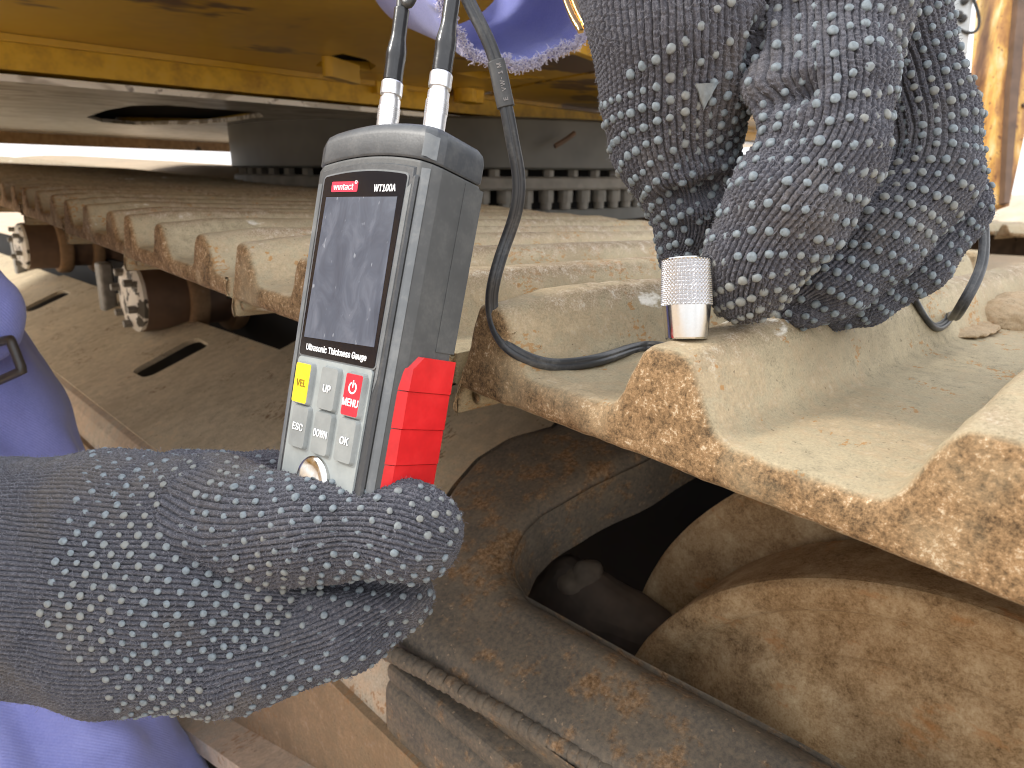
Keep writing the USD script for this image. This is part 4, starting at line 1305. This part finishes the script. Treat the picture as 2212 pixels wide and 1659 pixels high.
def make_glove(groups, label, seed, folds, dots, size, slant=0., wale=WALE, edge=.0027, clip=None):
    k1, k2 = .0018, .0006
    m = surface(groups, edge, k1, k2)
    for _ in range(2):
        v, f = trimesh.remesh.subdivide(m.vertices, m.faces)
        m = trimesh.Trimesh(v, f, process=False); m.merge_vertices(digits_vertex=8)
        if _ == 0:
            m = relax(m, groups, k1, k2, 1)
    m = relax(m, groups, k1, k2, 1)
    # a finer mesh for the knit on the near side
    n = np.array(m.vertex_normals); q = (np.array(m.vertices) - CAM) @ RC
    ok = (((np.array(m.vertices) - CAM) * n).sum(1) < .03 * q[:, 2]) & (np.abs(FPX * q[:, 0] / q[:, 2]) < 1180) & (np.abs(FPX * q[:, 1] / q[:, 2]) < 900)
    v, f = trimesh.remesh.subdivide(m.vertices, m.faces, face_index=np.nonzero(ok[m.faces].all(1))[0])
    m = trimesh.Trimesh(v, f, process=False); m.merge_vertices(digits_vertex=8)
    v = np.array(m.vertices)
    n = np.array(m.vertex_normals)
    lowf = meshkit.fbm(v * 55, 3, seed) - .5
    v = v + n * (lowf * .0022)[:, None]
    for (px, py, d), (qx, qy, e), depth, width in folds:                    # cloth creases
        A, B = at(px, py, d), at(qx, qy, e)
        t = np.clip((v - A) @ (B - A) / ((B - A) @ (B - A)), 0, 1)
        dist = np.linalg.norm(v - (A + t[:, None] * (B - A)), axis=1)
        v = v + n * (-depth * np.exp(-(dist / width) ** 2) + .45 * depth * np.exp(-((dist - 2.1 * width) / width) ** 2))[:, None]
    U, W, gi = coords(groups, v, wale)
    wob = meshkit.fbm(v * 160, 2, seed + 3) - .5
    U2, W2 = U + .5 * wob, W + .45 * wob
    h = knit(U2, W2, v)
    amp = .0016 * (.8 + .5 * meshkit.noise(v * 90, seed + 1))
    tiny = meshkit.noise(v * 2600, seed + 7) - .5
    vd = v + n * (amp * (h - .5) + tiny * .00012)[:, None]
    mesh = trimesh.Trimesh(vd, m.faces, process=False)
    g = obj('glove', mesh, m_yarn, person, smooth=True)
    tag(g, label=label)
    rng = np.random.default_rng(seed)
    # grip dots on a staggered lattice of the knit
    cand = []
    px_ = (vd - CAM) @ RC
    sx, sy = 1106 + FPX * px_[:, 0] / px_[:, 2], 829.5 + FPX * px_[:, 1] / px_[:, 2]
    facing = -((vd - CAM) / np.linalg.norm(vd - CAM, axis=1)[:, None] * n).sum(1)
    from scipy.spatial import cKDTree
    for k, (du, dw, umin, umax, cond) in dots.items():
        s = np.nonzero((gi == k))[0]
        if len(s) == 0: continue
        T_ = cKDTree(np.c_[U[s] * STITCH, W[s] * wale])
        us = np.arange(umin - .05, umax + .05, du); ws = np.arange(np.floor(W[s].min() * wale / dw) * dw, W[s].max() * wale, dw)
        for iu, u in enumerate(us):
            for w in ws:
                uu = u + (-du if slant else 0) * slant + slant * w + (du / 2 if not slant and int(round(w / dw)) % 2 else 0) + rng.normal(0, .00016); ww = w + rng.normal(0, .0001)
                dd, j = T_.query([uu, ww])
                if dd < .0010 and umin <= uu <= umax:
                    j = s[j]
                    if cond is None or cond(sx[j], sy[j]): cand.append((j, uu))
    pts, keep = [], []
    for j, _ in cand:                                                       # no two dots on top of each other
        if not len(pts) or ((V(pts) - vd[j]) ** 2).sum(1).min() > .0027 ** 2:
            pts.append(vd[j]); keep.append(j)
    keep = V(keep)
    inframe = (sx[keep] > -20) & (sx[keep] < 2232) & (sy[keep] > -20) & (sy[keep] < 1680)
    score = facing[keep] * FPX / px_[keep, 2] * inframe
    order = np.argsort(-score)
    ico = trimesh.creation.icosphere(2)
    rest = []
    for r, o in enumerate(order):
        j = keep[o]
        nn = nrm(n[j]); tx = nrm(np.cross(nn, rng.normal(size=3))); ty = np.cross(nn, tx)
        rad = size * rng.uniform(.86, 1.16)
        q = ico.vertices * [1., rng.uniform(.85, 1.12), .72]
        q = q * (1 + .28 * (meshkit.noise(ico.vertices * 1.7 + rng.uniform(0, 90, 3), seed)[:, None] - .5))
        q[:, 2] += .30
        p = vd[j] - n[j] * .0002 + (q[:, :1] * tx + q[:, 1:2] * ty + q[:, 2:] * nn) * rad
        dm = trimesh.Trimesh(p, ico.faces, process=False)
        if r < 300 and score[o] > .2: obj('grip_dot', dm, m_dot, g, smooth=True)
        else: rest.append(dm)
    if rest: tag(obj('small_grip_dots', cat(rest), m_dot, g, smooth=True), kind='stuff')
    # loose fibres
    vis = np.nonzero((facing > -.35) & (sx > -60) & (sx < 2270) & (sy > -60) & (sy < 1720))[0]
    pick = rng.choice(vis, min(len(vis), 15000), replace=False)
    kpts, kc = [], []
    for j in pick:
        L_ = rng.uniform(.0010, .0028); k = 5
        d = n[j] * rng.uniform(.15, .9) + rng.normal(0, .75, 3); d = nrm(d)
        p = vd[j] - n[j] * .0002
        for _ in range(k):
            kpts.append(p); p = p + d * L_ / k; d = nrm(d + rng.normal(0, .42, 3) - n[j] * .12)
        kc.append(k)
    fz = UsdGeom.BasisCurves.Define(stage, path_for('loose_fibres', g))
    fz.CreateTypeAttr('linear'); fz.CreateCurveVertexCountsAttr(Vt.IntArray(kc))
    fz.CreatePointsAttr(Vt.Vec3fArray.FromNumpy(np.array(kpts, np.float32)))
    fz.CreateWidthsAttr(Vt.FloatArray([.000085])); fz.SetWidthsInterpolation('constant')
    UsdShade.MaterialBindingAPI.Apply(fz.GetPrim()).Bind(m_fuzz)
    tag(fz, kind='stuff')
    return g, (vd, n, U, W, gi, sx, sy, facing)


# left hand: palm towards us, thumb across the gauge's foot, fingers behind it
LG = [
    dict(chains=[chain(p) for p in (
        [(-260, 1180, .250, 180), (0, 1172, .243, 175), (250, 1136, .232, 156), (470, 1122, .226, 130), (590, 1134, .221, 102)],
        [(-260, 1250, .250, 180), (-40, 1235, .246, 172), (100, 1305, .238, 178), (280, 1345, .230, 180), (480, 1378, .226, 142), (640, 1362, .222, 112)],
        [(-200, 1215, .250, 190), (150, 1235, .236, 200), (420, 1250, .228, 195), (560, 1255, .226, 150)])],
        axis=chain([(-260, 1228, .25, 250), (0, 1215, .243, 240), (250, 1240, .234, 250), (450, 1255, .232, 245), (700, 1280, .232, 200)]), aspect=1.15),
    dict(chains=[chain([(470, 1130, .221, 130), (690, 1140, .2045, 100), (870, 1143, .1985, 95), (902, 1153, .1985, 91)])]),
    dict(chains=[chain([(520, 1392, .224, 135), (740, 1345, .219, 94), (850, 1282, .222, 80)])]),
    dict(chains=[chain([(400, 1090, .246, 115), (580, 1062, .262, 78), (690, 1064, .272, 72), (780, 1100, .274, 66)])]),
    dict(chains=[chain([(430, 1200, .248, 100), (640, 1180, .268, 76), (790, 1190, .274, 66)])]),
    dict(chains=[chain([(430, 1300, .246, 100), (640, 1270, .266, 72), (790, 1250, .270, 62)])]),
]
glove_l, GLD = make_glove(LG, 'left glove palm with thumb over the gauge', 3,
    [((600, 1240, .212), (940, 1268, .210), .0035, .0035), ((420, 1215, .205), (600, 1242, .210), .0016, .004), ((640, 1405, .206), (860, 1345, .212), .0012, .004)],
    {0: (.0060, .0034, .030, .22, lambda x, y: x > 175 - .33 * (y - 1040) if y < 1330 else x > 80 + .8 * (y - 1330)), 1: (.0066, .0036, .002, .085, None), 2: (.0070, .0036, .0, .08, None), 3: (.0075, .0036, .0, .04, None)}, .00105)
# right hand: thumb and first finger pinch the probe, the other fingers curl behind
RGH = [
    dict(chains=[chain([(1430, -260, .205, 205), (1442, -60, .203, 185), (1456, 70, .204, 165), (1456, 195, .212, 148), (1460, 305, .219, 128), (1482, 388, .223, 92), (1500, 470, .226, 74), (1482, 545, .229, 56)])]),
    dict(chains=[chain([(1800, -200, .202, 175), (1792, 50, .199, 140), (1790, 190, .190, 118), (1786, 320, .187, 110), (1694, 452, .1885, 114), (1626, 555, .1935, 92), (1612, 622, .198, 74)]), chain([(1700, 110, .193, 66), (1668, 185, .190, 48), (1692, 240, .189, 42)])]),
    dict(chains=[chain([(1890, -200, .228, 140), (1915, 60, .231, 112), (1982, 265, .228, 102), (1988, 395, .222, 98), (1884, 524, .2175, 86), (1790, 610, .218, 70), (1738, 648, .219, 54)])]),
    dict(chains=[chain([(1930, -150, .255, 100), (1946, 120, .250, 84), (2012, 320, .245, 74), (2048, 452, .240, 72), (1968, 562, .236, 68), (1866, 640, .236, 55), (1804, 662, .237, 49)])]),
    dict(chains=[chain([(1640, -260, .225, 250), (1680, -40, .226, 190), (1720, 120, .228, 130)])]),
]
glove_r, GRD = make_glove(RGH, 'right glove pinching the probe', 17,
    [((1628, 60, .19), (1636, 330, .193), .0030, .0030), ((1640, 222, .181), (1742, 196, .1765), .0042, .0030), ((1462, 415, .212), (1590, 398, .207), .0040, .0032), ((1915, 60, .196), (1925, 330, .198), .0035, .0035), ((1900, 410, .19), (1700, 560, .19), .0030, .0035), ((2040, 250, .222), (2062, 400, .222), .0025, .003), ((1960, 560, .215), (1720, 668, .212), .0025, .003)],
    {0: (.0056, .0036, .0, .16, lambda x, y: x > 1500 - 1.0 * (y - 20) or y > 220), 1: (.0056, .0042, .0, .2, None), 2: (.0056, .0040, .0, .2, None), 3: (.0056, .0040, .0, .2, None), 4: (.0056, .0042, .0, .2, None)}, .00122, .35, .0019)
# torn triangular rubber patch on the thumb
vd, nn_, _, _, _, sx, sy, fc = GRD
vis = np.nonzero(fc > .1)[0]


def on_glove(px, py):
    j = vis[np.argmin((sx[vis] - px) ** 2 + (sy[vis] - py) ** 2 + (px_d[vis] - px_d[vis].min()) * 1e3)]
    return j


px_d = (vd - CAM) @ RC[:, 2]
tri = []
corner = V([(1496, 176), (1552, 173), (1518, 240)])
K = 14
idx = {}
vv, ff = [], []
for i in range(K + 1):
    for j in range(K + 1 - i):
        w = V([i, j, K - i - j]) / K
        p = w @ corner + (np.random.default_rng(i * 31 + j).normal(0, 1.2, 2) if 0 in (i, j, K - i - j) else 0)
        q = on_glove(*p)
        idx[i, j] = len(vv); vv.append(vd[q] + nn_[q] * .0012)
for i in range(K):
    for j in range(K - i):
        ff.append([idx[i, j], idx[i + 1, j], idx[i, j + 1]])
        if i + j < K - 1: ff.append([idx[i + 1, j], idx[i + 1, j + 1], idx[i, j + 1]])
tm = trimesh.Trimesh(vv, ff, process=False)
trimesh.smoothing.filter_laplacian(tm, iterations=3, volume_constraint=False)
tv = np.vstack([tm.vertices, np.array(tm.vertices) - RC[:, 2] * -.0008])
tf = np.vstack([tm.faces, tm.faces[:, ::-1] + len(vv)])
tag(obj('torn_patch', trimesh.Trimesh(tv, tf, process=False), m_dot, glove_r, smooth=True), label='torn triangular patch of pale blue rubber')

# coveralls: body, thigh and both sleeves as one cloth
CV = [
    dict(chains=[chain([(-1150, -600, .62, 260), (-800, 200, .62, 290), (-330, 700, .59, 270), (-255, 780, .58, 245), (-170, 950, .57, 265), (25, 1560, .55, 285), (110, 1900, .52, 320), (150, 2500, .55, 330)]),
                 chain([(-1000, -300, .60, 240), (-800, 900, .42, 170), (-460, 1240, .30, 200)])]),
]
cv = surface(CV, .012, .006, .006, .02)
v, f = trimesh.remesh.subdivide(cv.vertices, cv.faces); cv = trimesh.Trimesh(v, f, process=False); cv.merge_vertices(digits_vertex=7)
v, f = trimesh.remesh.subdivide(cv.vertices, cv.faces); cv = trimesh.Trimesh(v, f, process=False); cv.merge_vertices(digits_vertex=7)
v = np.array(cv.vertices); n = np.array(cv.vertex_normals)
fa = nrm(at(60, 1700, .4) - at(320, 1500, .42)); fb = np.cross(fa, RC[:, 2])
fold = .0075 * np.sin((v @ fa) * 150 + 5 * meshkit.fbm(v * 14, 2, 4)) * meshkit.noise(v * 16, 3) + .008 * (meshkit.fbm(v * 15, 3, 9) - .5)
cv.vertices = v + n * fold[:, None]
obj('coveralls', cv, m_cloth, person, smooth=True)
# second layer: jacket hem bulge and thigh at the left edge
JK = [dict(chains=[chain([(-160, 560, .50, 110), (-62, 668, .50, 84), (-58, 705, .50, 80)])])]
jk = surface(JK, .006, .006, .006, .012)
jk = rough(split(jk, .006), .003, 30, 5)
obj('jacket_hem', jk, m_cloth, person, smooth=True)
bk_ = np.array([at(*p) for p in ((-60, 752, .49), (22, 733, .485), (48, 800, .485), (-60, 848, .49))])
bkp = np.vstack([np.linspace(bk_[i], bk_[i + 1], 12, endpoint=False) for i in range(3)] + [bk_[3:]])
obj('strap_buckle', tube(bkp, .0034, 8), m_buckle, person, smooth=True)

# open cuff of the right sleeve, seen from its mouth
cc = at(1140, -75, .335); ca_ = nrm(.62 * (-RC[:, 2]) + .45 * RC[:, 1] + .30 * RC[:, 0])
cf = frame(cc, RC[:, 0], RC[:, 1]);
cxx = nrm(RC[:, 0] - ca_ * (RC[:, 0] @ ca_)); cyy = np.cross(ca_, cxx)
if cyy @ RC[:, 1] < 0: cyy = -cyy
nT, nL = 140, 26
CU = np.zeros((nL, nT + 1, 3)); CI = np.zeros((nL, nT + 1, 3))
for i, s in enumerate(np.linspace(0, 1, nL)):
    for j, t in enumerate(np.linspace(0, 2 * np.pi, nT + 1)):
        wv = 1 + .045 * math.sin(3 * t + .6) + .022 * math.sin(9 * t) * (1 - s) + .012 * math.sin(23 * t) * max(0, 1 - s * 6)
        r = .046 * (1 + .12 * s) * wv
        p = cc + (cxx * math.cos(t) + cyy * math.sin(t)) * r - ca_ * (s * .16)
        hem = .0016 * smooth01((.155 - s) / .02) * (1 + .25 * math.sin(31 * t + 2))
        CU[i, j] = p + (cxx * math.cos(t) + cyy * math.sin(t)) * (.0012 + hem)
        CI[i, j] = p - (cxx * math.cos(t) + cyy * math.sin(t)) * (.0004 + hem * 1.2)
mo = cat([grid_mesh(CU), grid_mesh(CI[:, ::-1]), grid_mesh(np.stack([CI[0], CU[0]]))])
slv = obj('sleeve_cuff', mo, m_cloth, person, smooth=True)
rng = np.random.default_rng(8)
kp_, kc_ = [], []
for q in range(5200):
    j = rng.integers(0, nT); w = rng.uniform()
    p = (CU[0, j] * w + CI[0, j] * (1 - w)) + (CU[0, j + 1] - CU[0, j]) * rng.uniform()
    d = nrm(ca_ * rng.uniform(.2, 1) + rng.normal(0, .6, 3))
    for _ in range(5):
        kp_.append(p); p = p + d * rng.uniform(.0004, .0011); d = nrm(d + rng.normal(0, .6, 3))
    kc_.append(5)
fz = UsdGeom.BasisCurves.Define(stage, path_for('frayed_threads', slv))
fz.CreateTypeAttr('linear'); fz.CreateCurveVertexCountsAttr(Vt.IntArray(kc_)); fz.CreatePointsAttr(Vt.Vec3fArray.FromNumpy(np.array(kp_, np.float32)))
fz.CreateWidthsAttr(Vt.FloatArray([.00028])); fz.SetWidthsInterpolation('constant')
UsdShade.MaterialBindingAPI.Apply(fz.GetPrim()).Bind(m_fray); tag(fz, kind='stuff')
# forearm sleeve going up from the glove's wrist, and the bracelet
arm = tube(spline([at(1430, -230, .212), at(1330, -330, .27), at(1180, -420, .34), at(900, -700, .42), at(300, -900, .5)], 40), np.linspace(.030, .055, 40), 24)
obj('forearm_sleeve', arm, m_cloth, person, smooth=True)
bc = [at(1222, -60, .262), at(1240, 0, .258), at(1262, 48, .252), at(1275, 66, .25)]
bs = spline(bc, 15)
tg_ = nrm(bs[-1] - bs[0])
for k in range(14):
    for q in (-1, 0, 1):
        c = bs[k] + RC[:, 0] * q * .0028 + RC[:, 2] * abs(q) * .0008
        obj('bracelet_link', moved(rbox((-.0021, -.0012, -.001), (.0021, .0012, .001), .0005, 6), frame(c, tg_, RC[:, 0])), m_gold, person)
obj('wrist_band', tube(spline([at(1262, -40, .236), at(1276, 0, .236), at(1290, 40, .238)], 10), .0028, 8), m_teal, person)
